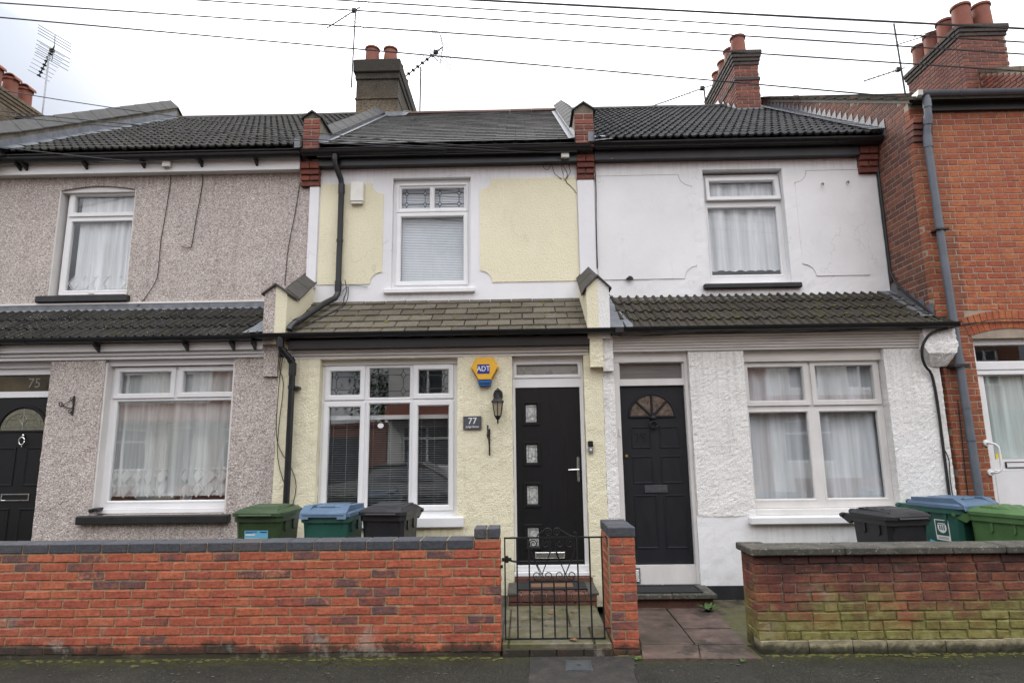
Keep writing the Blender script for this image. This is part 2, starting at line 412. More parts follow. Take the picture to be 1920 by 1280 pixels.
def stucco(name, base, dark, k=.8, sc=26, grime=(.3, .27, .2), gr=.2, spots=(), crk=0):
    m = Mat(name)
    h = m.noise(sc, 5, .68); h2 = m.voro(sc*2.2).outputs['Distance']
    hh = m.math('SUBTRACT', m.math('MULTIPLY', h, 1.6), m.math('MULTIPLY', h2, .9))
    c = m.mix(m.ramp(h, [(.34, .55), (.5, 0)]), base, dark)
    c = m.mix(1, c, m.ramp(m.noise(.9, 5, .6), [(.3, .9), (.7, 1.05)]), 'MULTIPLY')
    g = m.ramp(m.noise(2.4, 9, .7, stretch=(2, 1, .55), off=(7, 3, 2)), [(.58, 0), (.82, gr*2.2)])
    c = m.mix(g, c, grime)
    z = m.sep()[2]
    low = m.math('MULTIPLY', m.ramp(m.maprange(z, .05, .75), [(0, 1), (1, 0)]), m.ramp(m.noise(5, 6, .7, off=(1, 8, 2)), [(.42, 0), (.68, .5)]))
    c = m.mix(low, c, grime)
    if spots: c = runs(m, c, spots, grime, .38)
    if crk: c = cracks(m, c, .8, tuple(v*.45 for v in grime), crk)
    m.color(c); m.rough(.8); m.bump(hh, k, .012); return m.m
M['yellow'] = stucco('pale_yellow_stucco', (.85, .795, .59), (.77, .71, .49), .55, 42, (.50, .45, .29), .14, [(-2.5, -.68, .825, .5), (-.75, -.1, 2.45, .7), (-2.9, -2.42, 2.8, 1.0)], .3)
M['roughcast'] = stucco('white_roughcast', (.90, .89, .87), (.62, .57, .51), .6, 52, (.45, .39, .33), .34, [(1.98, 2.66, 2.82, 1.0), (4.3, 4.95, 2.8, 1.2)])
M['smooth_white'] = stucco('smooth_white_render', (.80, .80, .81), (.785, .787, .795), .06, 12, (.50, .48, .44), .15, [(1.0, 5.0, 5.65, .25), (2.46, 3.81, 3.79, .13), (2.55, 4.42, .82, .35)], .3)
M['band_white'] = stucco('white_plaster_band', (.79, .79, .81), (.77, .77, .79), .06, 14, (.52, .50, .46), .10, [(-2.9, 1.0, 5.64, .28), (-1.9, -.6, 3.805, .12)], .35)

def bricks_mat(name, stops, mortar_wash=(.4, .34, .27), wash=.25, soot=.2, extra=None, mixr=.8):
    m = Mat(name); rr = m.rand()
    c = m.ramp(m.math('ADD', m.math('MULTIPLY', rr, mixr), m.math('MULTIPLY', m.ramp(m.noise(8, 6, .7, off=(8, 1, 6)), [(.3, 0), (.7, 1)]), 1-mixr)), stops)
    c = m.mix(1, c, m.ramp(m.noise(42, 6, .72), [(.28, .5), (.5, 1.0), (.72, 1.38)]), 'MULTIPLY')
    blot = m.ramp(m.noise(9, 6, .65), [(.55, 0), (.75, soot)])
    c = m.mix(blot, c, (.05, .035, .035))
    w = m.ramp(m.noise(14, 8, .7, off=(5, 2, 9)), [(.62, 0), (.8, wash)])
    c = m.mix(w, c, mortar_wash)
    if extra: c = extra(m, c)
    m.color(c); m.rough(.82)
    cre = m.noise(22, 6, .65, stretch=(1, 1, 3)); m.bump(m.math('ADD', cre, m.math('MULTIPLY', m.noise(140, 3), .35)), .7, .008)
    return m.m
def wall_foot(m, c):       # damp black-green foot of the wall with its own ragged outline
    z = m.sep()[2]; n = m.noise(5, 7, .7)
    e1 = m.math('ADD', z, m.math('MULTIPLY', m.math('SUBTRACT', n, .5), .34))
    c = m.mix(m.ramp(m.maprange(e1, .015, .115), [(0, .93), (.6, .75), (1, 0)]), c, (.022, .021, .014))
    lime = m.math('MULTIPLY', m.ramp(m.noise(3, 7, .7, off=(3, 3, 7)), [(.56, 0), (.66, .5)]), m.ramp(m.maprange(z, .1, .5), [(0, 1), (1, 0)]))
    return m.mix(lime, c, (.42, .40, .34))
NEW = [(0, (.40, .108, .052)), (.18, (.35, .085, .045)), (.36, (.43, .125, .06)), (.52, (.34, .080, .046)), (.66, (.39, .10, .054)), (.75, (.29, .078, .05)), (.805, (.17, .075, .062)), (.85, (.115, .068, .068)), (.885, (.26, .09, .06)), (.925, (.42, .19, .11)), (.96, (.37, .12, .068)), (1, (.38, .092, .048))]
M['brick_new'] = bricks_mat('red_facing_brick', NEW, wash=.22, soot=.28, extra=wall_foot)
M['brick_step'] = bricks_mat('worn_step_brick', [(0, (.13, .05, .034)), (.5, (.075, .034, .025)), (1, (.15, .068, .045))], soot=.75)
M['brick_damp'] = bricks_mat('damp_riser_brick', [(0, (.12, .04, .025)), (.5, (.07, .03, .02)), (1, (.13, .05, .03))], soot=.8, extra=wall_foot)
def algae(m, c):
    x, y, z = m.sep(); n = m.math('ADD', m.noise(3.2, 8, .68), m.math('MULTIPLY', m.math('SUBTRACT', m.rand(), .5), .10)); n2 = m.noise(11, 7, .7, off=(2, 5, 3))
    e1 = m.math('ADD', z, m.math('MULTIPLY', m.math('SUBTRACT', n, .5), 1.15))
    top = m.ramp(m.maprange(e1, .55, .76), [(0, 0), (1, .86)])
    c = m.mix(m.math('MULTIPLY', top, m.ramp(n2, [(.3, .5), (.6, 1)])), c, (.028, .014, .013))
    low = m.ramp(m.maprange(e1, .10, .52), [(0, .97), (.5, .72), (1, 0)])
    c = m.mix(m.math('MULTIPLY', low, m.ramp(n2, [(.3, .72), (.62, 1)])), c, m.ramp(n2, [(.3, (.12, .12, .018)), (.6, (.24, .235, .075)), (.8, (.34, .32, .20))]))
    lic = m.ramp(m.noise(38, 4, .6, off=(1, 1, 8)), [(.66, 0), (.72, .8)])
    c = m.mix(m.math('MULTIPLY', lic, m.ramp(m.noise(2.5, 3), [(.42, 0), (.6, 1)])), c, (.46, .42, .36))
    bl = m.ramp(m.noise(2.1, 6, .6, off=(9, 9, 1)), [(.62, 0), (.72, .5)])
    c = m.mix(bl, c, (.36, .30, .26))
    dk = m.ramp(m.maprange(m.math('ADD', z, m.math('MULTIPLY', m.math('SUBTRACT', n2, .5), .2)), .0, .12), [(0, .95), (.7, .6), (1, 0)])
    return m.mix(dk, c, (.022, .024, .010))
M['brick_old'] = bricks_mat('old_weathered_brick', [(0, (.23, .07, .04)), (.3, (.14, .044, .032)), (.5, (.11, .038, .03)), (.7, (.27, .088, .045)), (1, (.095, .034, .028))], soot=.5, wash=.4, extra=algae)
M['mortar_old'] = bricks_mat('old_lime_mortar', [(0, (.23, .18, .125)), (1, (.20, .16, .115))], soot=.35, wash=.4, extra=algae)
M['mortar_new'] = bricks_mat('buff_mortar', [(0, (.34, .255, .145)), (1, (.33, .25, .15))], (.5, .45, .36), .4, .25, extra=wall_foot)
M['coping_blue'] = bricks_mat('blue_engineering_brick', [(0, (.050, .053, .063)), (.5, (.062, .065, .076)), (.8, (.075, .073, .080)), (1, (.09, .070, .064))], (.2, .19, .17), .15, .1)
ORG = [(0, (.40, .115, .042)), (.2, (.33, .082, .036)), (.4, (.43, .138, .05)), (.55, (.29, .068, .034)), (.7, (.37, .10, .04)), (.85, (.44, .155, .058)), (1, (.33, .082, .037))]
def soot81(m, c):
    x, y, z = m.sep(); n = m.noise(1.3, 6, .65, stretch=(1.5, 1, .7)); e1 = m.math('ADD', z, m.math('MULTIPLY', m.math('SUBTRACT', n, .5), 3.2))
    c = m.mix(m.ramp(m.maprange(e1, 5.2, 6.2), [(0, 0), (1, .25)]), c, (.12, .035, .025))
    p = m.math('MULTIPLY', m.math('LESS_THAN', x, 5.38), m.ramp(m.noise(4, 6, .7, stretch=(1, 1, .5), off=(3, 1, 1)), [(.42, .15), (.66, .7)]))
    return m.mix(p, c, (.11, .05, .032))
M['brick_81'] = bricks_mat('orange_red_brick', ORG, soot=.3, wash=.22, mixr=.66, extra=soot81)
def greenish(m, c):
    x, y, z = m.sep(); g = m.math('MULTIPLY', m.ramp(m.maprange(z, 3.0, 5.2), [(0, .8), (1, 0)]), m.ramp(m.noise(4, 6, .7), [(.45, 0), (.65, .6)]))
    return m.mix(g, c, (.13, .10, .055))
M['brick_side'] = bricks_mat('brown_red_side_brick', [(0, (.19, .065, .042)), (.3, (.13, .048, .035)), (.5, (.10, .04, .034)), (.7, (.23, .075, .045)), (1, (.15, .068, .048))], (.34, .26, .2), .3, .45, extra=greenish)
M['brick_corbel'] = bricks_mat('dark_red_corbel_brick', [(0, (.21, .058, .038)), (.4, (.14, .042, .032)), (.7, (.25, .075, .045)), (1, (.085, .032, .027))], (.34, .28, .22), .4, .75)
M['brick_chimney'] = bricks_mat('sooty_chimney_brick', [(0, (.20, .06, .042)), (.35, (.13, .042, .034)), (.6, (.24, .08, .05)), (.8, (.10, .04, .035)), (1, (.30, .10, .055))], (.34, .28, .22), .35, .6)
M['brick_soot'] = bricks_mat('blackened_corbel_brick', [(0, (.045, .038, .034)), (1, (.07, .052, .045))], (.2, .17, .13), .2, .4)
M['brick_stock'] = bricks_mat('blackened_stock_brick', [(0, (.16, .115, .07)), (.5, (.10, .075, .05)), (1, (.22, .17, .10))], (.3, .27, .2), .4, .6)
M['mortar_grey'] = plain('grey_mortar', (.36, .30, .235), .95, .18, 8, bump=.5, bscale=80, dirt=.36, dirtc=(.15, .12, .1))

def tile_mat(name, a, b, lich=.5, moss=.3, lcol=(.45, .44, .40)):
    m = Mat(name); rr = m.rand()
    c = m.mix(rr, a, b)
    c = m.mix(1, c, m.ramp(m.noise(40, 5, .65), [(.25, .6), (.75, 1.35)]), 'MULTIPLY')
    c = m.mix(m.ramp(m.noise(4, 6, .65, off=(3, 1, 2)), [(.5, 0), (.75, moss)]), c, (.055, .058, .022))
    l = m.ramp(m.noise(75, 3, .5, off=(1, 4, 4)), [(.66, 0), (.71, lich)])
    c = m.mix(m.math('MULTIPLY', l, m.ramp(m.noise(2.0, 4, .6), [(.4, .25), (.6, 1)])), c, lcol)
    m.color(c); m.rough(.9); m.b.inputs['Specular IOR Level'].default_value = .2; m.bump(m.noise(120, 4, .65), .5, .004); return m.m
M['tile_dark'] = tile_mat('dark_concrete_tile', (.025, .026, .029), (.042, .042, .045), .6, .25)
M['tile_brown'] = tile_mat('weathered_brown_concrete_tile', (.038, .033, .027), (.060, .051, .042), .7, .75)
M['tile_lichen'] = tile_mat('lichened_brown_concrete_tile', (.022, .021, .020), (.038, .036, .033), 1.0, .4, (.55, .53, .48))
M['slate_new'] = tile_mat('grey_slate', (.105, .103, .10), (.15, .146, .14), .35, .1)
M['slate_old'] = tile_mat('old_brown_slate', (.092, .080, .062), (.145, .127, .10), .35, .6)
M['moss'] = plain('moss_clump', (.10, .095, .018), 1, .4, 30, bump=1, bscale=90)
def render_grime():
    m = Mat('old_grey_render_chimney'); v = m.voro(70); z = m.sep()[2]
    c = m.ramp(m.sep(v.outputs['Color'])[0], [(0, (.06, .046, .032)), (.5, (.15, .115, .08)), (1, (.26, .205, .145))])
    n = m.noise(2.2, 7, .65)
    e1 = m.math('ADD', z, m.math('MULTIPLY', m.math('SUBTRACT', n, .5), 1.3))
    c = m.mix(m.ramp(m.maprange(e1, 8.55, 9.3), [(0, 0), (.5, .6), (1, .93)]), c, (.030, .028, .022))
    c = m.mix(m.ramp(m.noise(3, 6, .7, off=(4, 4, 4)), [(.6, 0), (.75, .6)]), c, (.07, .075, .035))
    m.color(c); m.rough(.95); m.bump(v.outputs['Distance'], .8, .01); return m.m
M['chimney_render'] = render_grime()
def parapet_mat():
    m = Mat('stained_cement_render'); n = m.noise(6, 7, .7, stretch=(1, 1.4, .5))
    m.color(m.ramp(n, [(.3, (.06, .052, .038)), (.5, (.145, .125, .095)), (.7, (.23, .20, .15))])); m.rough(.9); m.bump(m.noise(60, 4), .4, .005); return m.m
M['parapet_render'] = parapet_mat()

def fascia_peel():
    m = Mat('peeling_black_fascia'); n = m.noise(7, 7, .7, stretch=(.5, 1, 3)); 
    k = m.ramp(n, [(.66, 0), (.70, 1)]); c = m.mix(m.ramp(m.noise(5, 4), [(.3, 0), (.7, 1)]), (.014, .014, .017), (.03, .03, .034))
    m.color(m.mix(k, c, (.34, .30, .26))); m.rough(.5); return m.m
M['fascia_peel'] = fascia_peel()

def asphalt():
    m = Mat('damp_asphalt_pavement'); x, y, z = m.sep()
    v = m.voro(170); c = m.ramp(m.sep(v.outputs['Color'])[0], [(0, (.009, .0095, .0065)), (.6, (.018, .0178, .0125)), (.93, (.034, .032, .024)), (1, (.10, .095, .075))])
    c = m.mix(1, c, m.ramp(m.noise(1.6, 6, .65), [(.3, .7), (.7, 1.25)]), 'MULTIPLY')
    n = m.noise(4.5, 8, .7)
    e1 = m.math('ADD', y, m.math('MULTIPLY', m.math('SUBTRACT', n, .5), .5))
    g = m.ramp(m.maprange(e1, -2.02, -1.80), [(0, 0), (.6, .5), (1, .85)])
    c = m.mix(m.math('MULTIPLY', g, m.ramp(m.noise(9, 6, .7, off=(1, 1, 1)), [(.35, .25), (.6, 1)])), c, m.ramp(m.noise(30, 4), [(.3, (.024, .026, .010)), (.7, (.075, .078, .018))]))
    d = m.ramp(m.noise(26, 3, .5, off=(8, 2, 0)), [(.73, 0), (.76, .6)])
    c = m.mix(d, c, (.26, .25, .22))
    wv = m.n('VectorMath', _operation='ADD'); nz = m.n('TexNoise'); nz.inputs['Scale'].default_value = 2.5; m.l(m.pos(), nz.inputs['Vector']); m.l(m.pos(), wv.inputs[0]); m.l(nz.outputs['Color'], wv.inputs[1])
    ed = m.voro(.9, 'DISTANCE_TO_EDGE', vec=wv.outputs[0]).outputs['Distance']
    c = m.mix(m.math('MULTIPLY', m.ramp(ed, [(.0, .8), (.012, 0)]), m.ramp(m.noise(.8, 2), [(.45, 0), (.55, 1)])), c, (.006, .006, .004))
    c = m.mix(m.ramp(m.noise(.7, 4, .6, off=(5, 2, 2)), [(.5, 0), (.62, .4)]), c, (.030, .025, .020))
    m.color(c); m.rough(m.maprange(n, .3, .7, .62, .9)); m.b.inputs['Specular IOR Level'].default_value = .3; m.bump(v.outputs['Distance'], .6, .006); return m.m
M['asphalt'] = asphalt()
def patch():
    m = Mat('old_concrete_patch'); v = m.voro(150); n = m.noise(6, 7, .7)
    c = m.ramp(n, [(.32, (.010, .009, .0065)), (.50, (.022, .018, .0135)), (.60, (.040, .031, .023)), (.72, (.11, .084, .063))])
    c = m.mix(.3, c, m.ramp(m.sep(v.outputs['Color'])[0], [(0, .008), (1, .06)])); m.color(c); m.rough(.9); m.bump(v.outputs['Distance'], .5, .005); return m.m
M['patch'] = patch()
def slab(name, a, b, grn, gf):
    m = Mat(name); rr = m.rand(); c = m.mix(rr, a, b)
    c = m.mix(1, c, m.ramp(m.noise(7, 8, .72), [(.3, .45), (.5, .95), (.7, 1.5)]), 'MULTIPLY')
    c = m.mix(m.ramp(m.noise(3.3, 7, .7, off=(6, 1, 4)), [(.42, 0), (.58, gf)]), c, grn)
    c = m.mix(m.ramp(m.noise(2.6, 7, .68, off=(2, 9, 4)), [(.56, 0), (.62, .8)]), c, (.022, .017, .012))
    c = m.mix(m.ramp(m.noise(60, 3, .5, off=(1, 1, 1)), [(.68, 0), (.73, .5)]), c, (.22, .2, .16))
    m.color(c); m.rough(m.maprange(m.noise(5, 4), .3, .7, .5, .85)); m.bump(m.noise(60, 5, .65), .5, .005); return m.m
M['slab_stone'] = slab('green_stained_stone_slab', (.125, .112, .072), (.16, .145, .10), (.075, .074, .018), .8)
M['slab_red'] = slab('red_brown_concrete_slab', (.095, .062, .052), (.13, .083, .070), (.05, .042, .028), .55)
M['slab_dirt'] = slab('mossy_concrete_strip', (.085, .072, .042), (.10, .082, .052), (.07, .066, .014), .9)
def footing():
    m = Mat('limewashed_footing_stone'); z = m.sep()[2]; n = m.noise(7, 7, .7)
    c = m.ramp(m.noise(12, 6, .7, off=(4, 4, 1)), [(.3, (.20, .175, .10)), (.6, (.33, .29, .19)), (.8, (.40, .37, .29))])
    e1 = m.math('ADD', z, m.math('MULTIPLY', m.math('SUBTRACT', n, .5), .14))
    c = m.mix(m.ramp(m.maprange(e1, .02, .085), [(0, .96), (.5, .8), (1, 0)]), c, (.018, .019, .009)); m.color(c); m.rough(.9); m.bump(m.noise(50, 5, .7), .7, .008); return m.m
M['footing'] = footing()

def glass(name, tint=(1, 1, 1), ior=.1, wob=.02):
    m = Mat(name); t = m.t; t.nodes.remove(m.b); o = t.nodes['Material Output']
    tr = m.n('BsdfTransparent'); tr.inputs[0].default_value = (*tint, 1)
    gl = m.n('BsdfGlossy'); gl.inputs['Roughness'].default_value = .015; gl.inputs[0].default_value = (.96, .98, 1, 1)
    ge = m.n('NewGeometry'); dt = m.n('VectorMath', _operation='DOT_PRODUCT'); m.l(ge.outputs['Normal'], dt.inputs[0]); m.l(ge.outputs['Incoming'], dt.inputs[1])
    f5 = m.math('POWER', m.math('SUBTRACT', 1, m.math('ABSOLUTE', dt.outputs['Value']), True), 5)
    frs = m.math('ADD', ior, m.math('MULTIPLY', f5, 1-ior))
    bp = m.n('Bump'); bp.inputs['Strength'].default_value = wob; bp.inputs['Distance'].default_value = .05
    m.l(m.noise(1.6, 1, .4), bp.inputs['Height']); m.l(bp.outputs[0], gl.inputs['Normal'])
    mx = m.n('MixShader'); m.l(frs, mx.inputs[0]); m.l(tr.outputs[0], mx.inputs[1]); m.l(gl.outputs[0], mx.inputs[2]); m.l(mx.outputs[0], o.inputs[0]); return m.m
M['glass'] = glass('window_glass', (.93, .95, .95), .14)
M['glass_light'] = glass('clear_window_glass', (.96, .97, .98), .08)
M['glass_frost'] = plain('frosted_grey_glass', (.30, .295, .27), .28, .25, 2.5, spec=.8)
M['glass_deco'] = plain('textured_door_glass', (.52, .54, .52), .22, .45, 45, bump=.6, bscale=60, spec=.9)
M['glass_brown'] = plain('brown_fanlight_glass', (.075, .056, .028), .3, .5, 4, spec=.35)  # brown glass colour, mottled by noise
M['glass_olive'] = plain('leaded_fan_glass', (.15, .145, .09), .25, .3, 25, bump=.4, spec=.7)
M['glass_patterned'] = plain('brown_patterned_glass', (.13, .095, .07), .3, .6, 30, bump=.9, bscale=45, spec=.8)
M['glass_reed'] = plain('reeded_dark_glass', (.17, .165, .155), .3, .3, 2, spec=.7, stretch=(1, 1, 60))
def net(name, c, alpha, freq=26):
    m = Mat(name); t = m.t; t.nodes.remove(m.b); o = t.nodes['Material Output']
    df = m.n('BsdfDiffuse'); tl = m.n('BsdfTranslucent'); tr = m.n('BsdfTransparent')
    fold = m.noise(2.2, 4, .6, stretch=(6, 1, .25)); cc = m.mix(m.ramp(fold, [(.3, 0), (.7, 1)]), tuple(x*.82 for x in c), c)
    m.l(cc, df.inputs[0]); m.l(cc, tl.inputs[0])
    a = m.n('MixShader'); a.inputs[0].default_value = .08; m.l(df.outputs[0], a.inputs[1]); m.l(tl.outputs[0], a.inputs[2])
    b = m.n('MixShader'); m.l(m.maprange(fold, .3, .7, alpha*.8, min(1, alpha*1.2)), b.inputs[0]); m.l(tr.outputs[0], b.inputs[1]); m.l(a.outputs[0], b.inputs[2]); m.l(b.outputs[0], o.inputs[0]); return m.m
M['net'] = net('white_net_curtain', (.92, .94, .95), .92)
M['net_blue'] = net('bluish_net_curtain', (.89, .91, .95), .97)
M['net_thin'] = net('sheer_net_curtain', (.92, .93, .92), .70)
M['lace'] = net('white_lace', (.86, .86, .86), .9)
M['net_green'] = net('pale_green_net_curtain', (.78, .88, .84), .88)
M['drape'] = plain('ochre_side_curtain', (.35, .27, .12), .9, .3, 6, stretch=(8, 1, .3))
def bin_plastic(name, c, streak=.0):
    m = Mat(name); n = m.noise(5, 6, .65, vec=m.obc(), stretch=(1, 1, .5))
    cc = m.mix(1, c, m.ramp(n, [(.25, .8), (.75, 1.22)]), 'MULTIPLY')
    d = m.ramp(m.noise(9, 8, .72, vec=m.obc(), off=(3, 3, 1)), [(.6, 0), (.75, .22)])
    cc = m.mix(d, cc, (.16, .15, .12)); m.color(cc); m.rough(m.maprange(n, .3, .7, .36, .55)); m.bump(m.noise(220, 2, vec=m.obc()), .12, .002); return m.m
M['bin_green'] = bin_plastic('dark_green_bin', (.030, .060, .022)); M['bin_lightgreen'] = bin_plastic('leaf_green_bin', (.062, .135, .045))
M['bin_teal'] = bin_plastic('teal_green_bin', (.016, .088, .066)); M['bin_blue'] = bin_plastic('blue_bin_lid', (.085, .14, .215)); M['bin_black'] = bin_plastic('black_bin', (.015, .015, .018))

# ------------------------------------------------------------------ ground, road, paths (setting)
def struct(name, mb, mat, smooth=False): return obj(name, mb, mat, None, smooth, kind='structure')
struct('ground', B(-400, 400, -400, 400, -.6, -.14), M['asphalt'])
pv = MB(); nx_, ny_ = 120, 26
vs = [(-9+18.5*i/nx_, -5.2+3.70*j/ny_, .006*noise.noise(Vector((i*.25, j*.4, 3)))) for i in range(nx_+1) for j in range(ny_+1)]
pv.add(vs, [(i*(ny_+1)+j, (i+1)*(ny_+1)+j, (i+1)*(ny_+1)+j+1, i*(ny_+1)+j+1) for i in range(nx_) for j in range(ny_)])
struct('pavement', pv, M['asphalt'], True)
struct('pavement_base', MB().box(-60, -8.9, -5.2, -1.5, -.14, -.004).box(9.4, 60, -5.2, -1.5, -.14, -.004), M['asphalt'])
kb = MB(); x = -30
while x < 30: kb.box(x, x+.9, -5.34, -5.205, -.14, .002, b=.012); x += .908
struct('kerb', kb, M['concrete'])
struct('road', B(-60, 60, -11.4, -5.345, -.14, -.125), M['asphalt'])
struct('far_pavement', B(-60, 60, -14.5, -11.4, -.14, 0), M['asphalt'])
struct('garden_ground', MB().box(-12, -.19, -1.56, .3, -.14, .075), M['concrete'])
struct('yard_ground', MB().box(1.9, 12, -1.56, .3, -.14, .012), M['slab_dirt'])
# concrete patch in the pavement (sheet just above it)
po = [(.03, -1.80), (.02, -2.1), (.0, -2.5), (.82, -2.55), (.82, -2.2), (.9, -1.80)]
struct('pavement_patch', MB().prism(po, 'z', -.02, .009), M['patch'])
# stone path to the yellow house
ph = struct('stone_path', B(-.205, .735, -1.735, -.02, -.1, .07), M['slab_dirt'])
for (a, b, c, d) in [(-.145, .565, -1.75, -1.295), (.585, .72, -1.75, -1.295), (-.145, .40, -1.28, -.64), (.415, .72, -1.28, -.64), (-.205, -.157, -1.75, -1.3), (-.205, -.157, -1.285, -.64), (-.2, .72, -.628, -.03)]:
    o = obj('paving_slab', B(a, b, c, d, .04, .1+rng.uniform(-.004, .004), b=.008), M['slab_stone'], ph)
for i in range(4):
    a = -.2+i*.228
    obj('riser_brick', B(a, a+.22, -1.77, -1.74, -.03, .058, b=.006), M['brick_damp'], ph)
# red slab path to the white house
p2 = struct('red_path', B(.98, 1.93, -1.86, -.02, -.1, .002), M['slab_dirt'])
for (a, b, a2, b2, c, d) in [(.945, 1.405, 1.0, 1.487, -1.90, -1.556), (1.42, 1.885, 1.50, 1.90, -1.90, -1.556), (1.0, 1.46, 1.05, 1.47, -1.545, -1.105), (1.475, 1.90, 1.485, 1.93, -1.545, -1.105), (1.04, 1.472, 1.06, 1.48, -1.093, -.44), (1.487, 1.93, 1.495, 1.98, -1.093, -.44), (1.0, 1.48, 1.0, 1.48, -.43, -.03), (1.495, 1.98, 1.495, 1.98, -.43, -.03)]:
    z = .022+rng.uniform(-.005, .005)
    poly = [(a, c), (b, c), (b2, d), (a2, d)]
    obj('paving_slab', MB().prism(poly, 'z', -.03, z), M['slab_red'], p2)

# ------------------------------------------------------------------ brick laying
def brick_meshes(L, H, D, mat, n=5, b=.006, jit=.003):
    o = []
    for k in range(n):
        mb = B(-L/2, L/2, -D/2, D/2, -H/2, H/2, b=b)
        mb.v = [tuple(c+rng.uniform(-jit, jit) for c in p) for p in mb.v]
        o.append(mb.mesh('brick', mat))
    return o
def lay(parent, items, H, D, mat, name='brick', cap=300, keyf=None, jit=.003, b=.006):
    """items: (x, y, z, length, rotz). Nearest `cap` become single bricks, the rest one stuff mesh"""
    if keyf: items = sorted(items, key=keyf)
    cache = {}
    for it in items[:cap]:
        L = round(it[3], 3)
        if L not in cache: cache[L] = brick_meshes(L, H, D, mat, 4 if len(cache) < 8 else 1, b, jit)
        link(name, rng.choice(cache[L]), parent, (it[0], it[1], it[2]+rng.uniform(-.0015, .0015)), (rng.uniform(-.006, .006), rng.uniform(-.004, .004), it[4]+rng.uniform(-.008, .008)))
    rest = items[cap:]
    if rest:
        mb = MB()
        for it in rest:
            mb.r = rng.random(); s0 = len(mb.v); L = it[3]
            mb.box(-L/2, L/2, -D/2, D/2, -H/2, H/2, b=b*.7)
            mb.xf(Matrix.Translation(it[:3]) @ Matrix.Rotation(it[4], 4, 'Z'), s0)
        obj(name+'work', mb, mat, parent, kind='stuff')

def course(x0, x1, pitch, off, gap=.011):
    """running-bond course: list of (centre, length)"""
    o = []; x = x0-pitch+off % pitch if off % pitch else x0
    while x < x1-.03:
        a, b = max(x, x0), min(x+pitch-gap, x1)
        if b-a > .035: o.append(((a+b)/2, b-a))
        x += pitch
    return o
def flemish(x0, x1, off, st=.222, hd=.107, gap=.011):
    o = []; x = x0-off; k = 0
    while x < x1-.02:
        L = st if k % 2 == 0 else hd
        a, b = max(x, x0), min(x+L, x1)
        if b-a > .03: o.append(((a+b)/2, b-a))
        x += L+gap; k += 1
    return o

# ------------------------------------------------------------------ front garden walls
PIT = .0755
w1 = thing('front_wall', 'long red brick garden wall with blue coping bricks in front of the pink grey and yellow houses', 'wall', (-4, -1.64, 0))
obj('mortar', MB().box(-8.2, -.223, -1.7425, -1.54, -.1, .865).box(-.44, -.223, -1.7425, -1.54, .86, .95), M['mortar_new'], w1)
it = []
for i in range(12):
    z = .823-(i-1)*PIT
    if i == 0: it.append((-.329, -1.70, z, .222, 0)); continue
    off = (.116 if i % 2 else 0)+rng.uniform(-.012, .012)
    for (c, L) in course(-8.2, -.213, .2335, off): it.append((c, -1.70+rng.uniform(-.0025, .0008), z+rng.uniform(-.0015, .0015), L+rng.uniform(-.005, .003), 0))
it_end = [(-.222, -1.60, .823-(i-1)*PIT, .1, R(90)) for i in range(12)]
lay(w1, it, .0645, .10, M['brick_new'], keyf=lambda t: abs(t[0]+1.5), jit=.003)
lay(w1, it_end, .0645, .016, M['brick_new'])
x = -.445-.2335; first = True
cb = brick_meshes(.225, .079, .225, M['coping_blue'], 4, b=.007, jit=.002)
obj('coping_mortar', MB().box(-8.2, -.445, -1.742, -1.54, .86, .938).box(-.436, -.222, -1.742, -1.54, .945, 1.028), M['mortar_new'], w1)
while x > -8.2:
    link('coping_brick', rng.choice(cb), w1, (x+.1167, -1.642, .905), (rng.uniform(-.01, .01), rng.uniform(-.006, .006), rng.uniform(-.012, .012))); x -= .2335
for x in (-.387, -.271): obj('coping_brick', B(x-.053, x+.053, -1.756, -1.53, .951, 1.039, b=.008), M['coping_blue'], w1)

gp = thing('gate_pier', 'short red brick gate pier with blue coping bricks right of the iron gate', 'wall', (.838, -1.49, 0))
obj('mortar', MB().box(.7285, .949, -1.7425, -1.225, -.1, .952), M['mortar_new'], gp)
it = []; its = []
for i in range(13):
    z = .912-i*PIT
    if i % 2 == 0: it += [(.783, -1.70, z, .106, 0), (.898, -1.70, z, .108, 0)]; its += [(.747, y, z, .222, R(90)) for y in (-1.525, -1.33)]
    else: it += [(.8385, -1.70, z, .222, 0)]; its += [(.747, -1.42, z, .222, R(90)), (.747, -1.58, z, .08, R(90)), (.747, -1.27, z, .07, R(90))]
lay(gp, it, .0645, .10, M['brick_new']); lay(gp, its, .0645, .045, M['brick_new'])
lay(gp, [(.93, t[1], t[2], t[3], t[4]) for t in its], .0645, .045, M['brick_new'])
obj('coping_mortar', B(.732, .946, -1.742, -1.225, .95, 1.02), M['mortar_new'], gp)
obj('coping_brick', B(.722, .957, -1.757, -1.645, .951, 1.037, b=.008), M['coping_blue'], gp)
for y in (-1.575, -1.46, -1.345, -1.25): obj('coping_brick', B(.724+rng.uniform(-.003, .003), .955, y-.053, y+.053, .951, 1.035+rng.uniform(-.004, .006), b=.008), M['coping_blue'], gp)

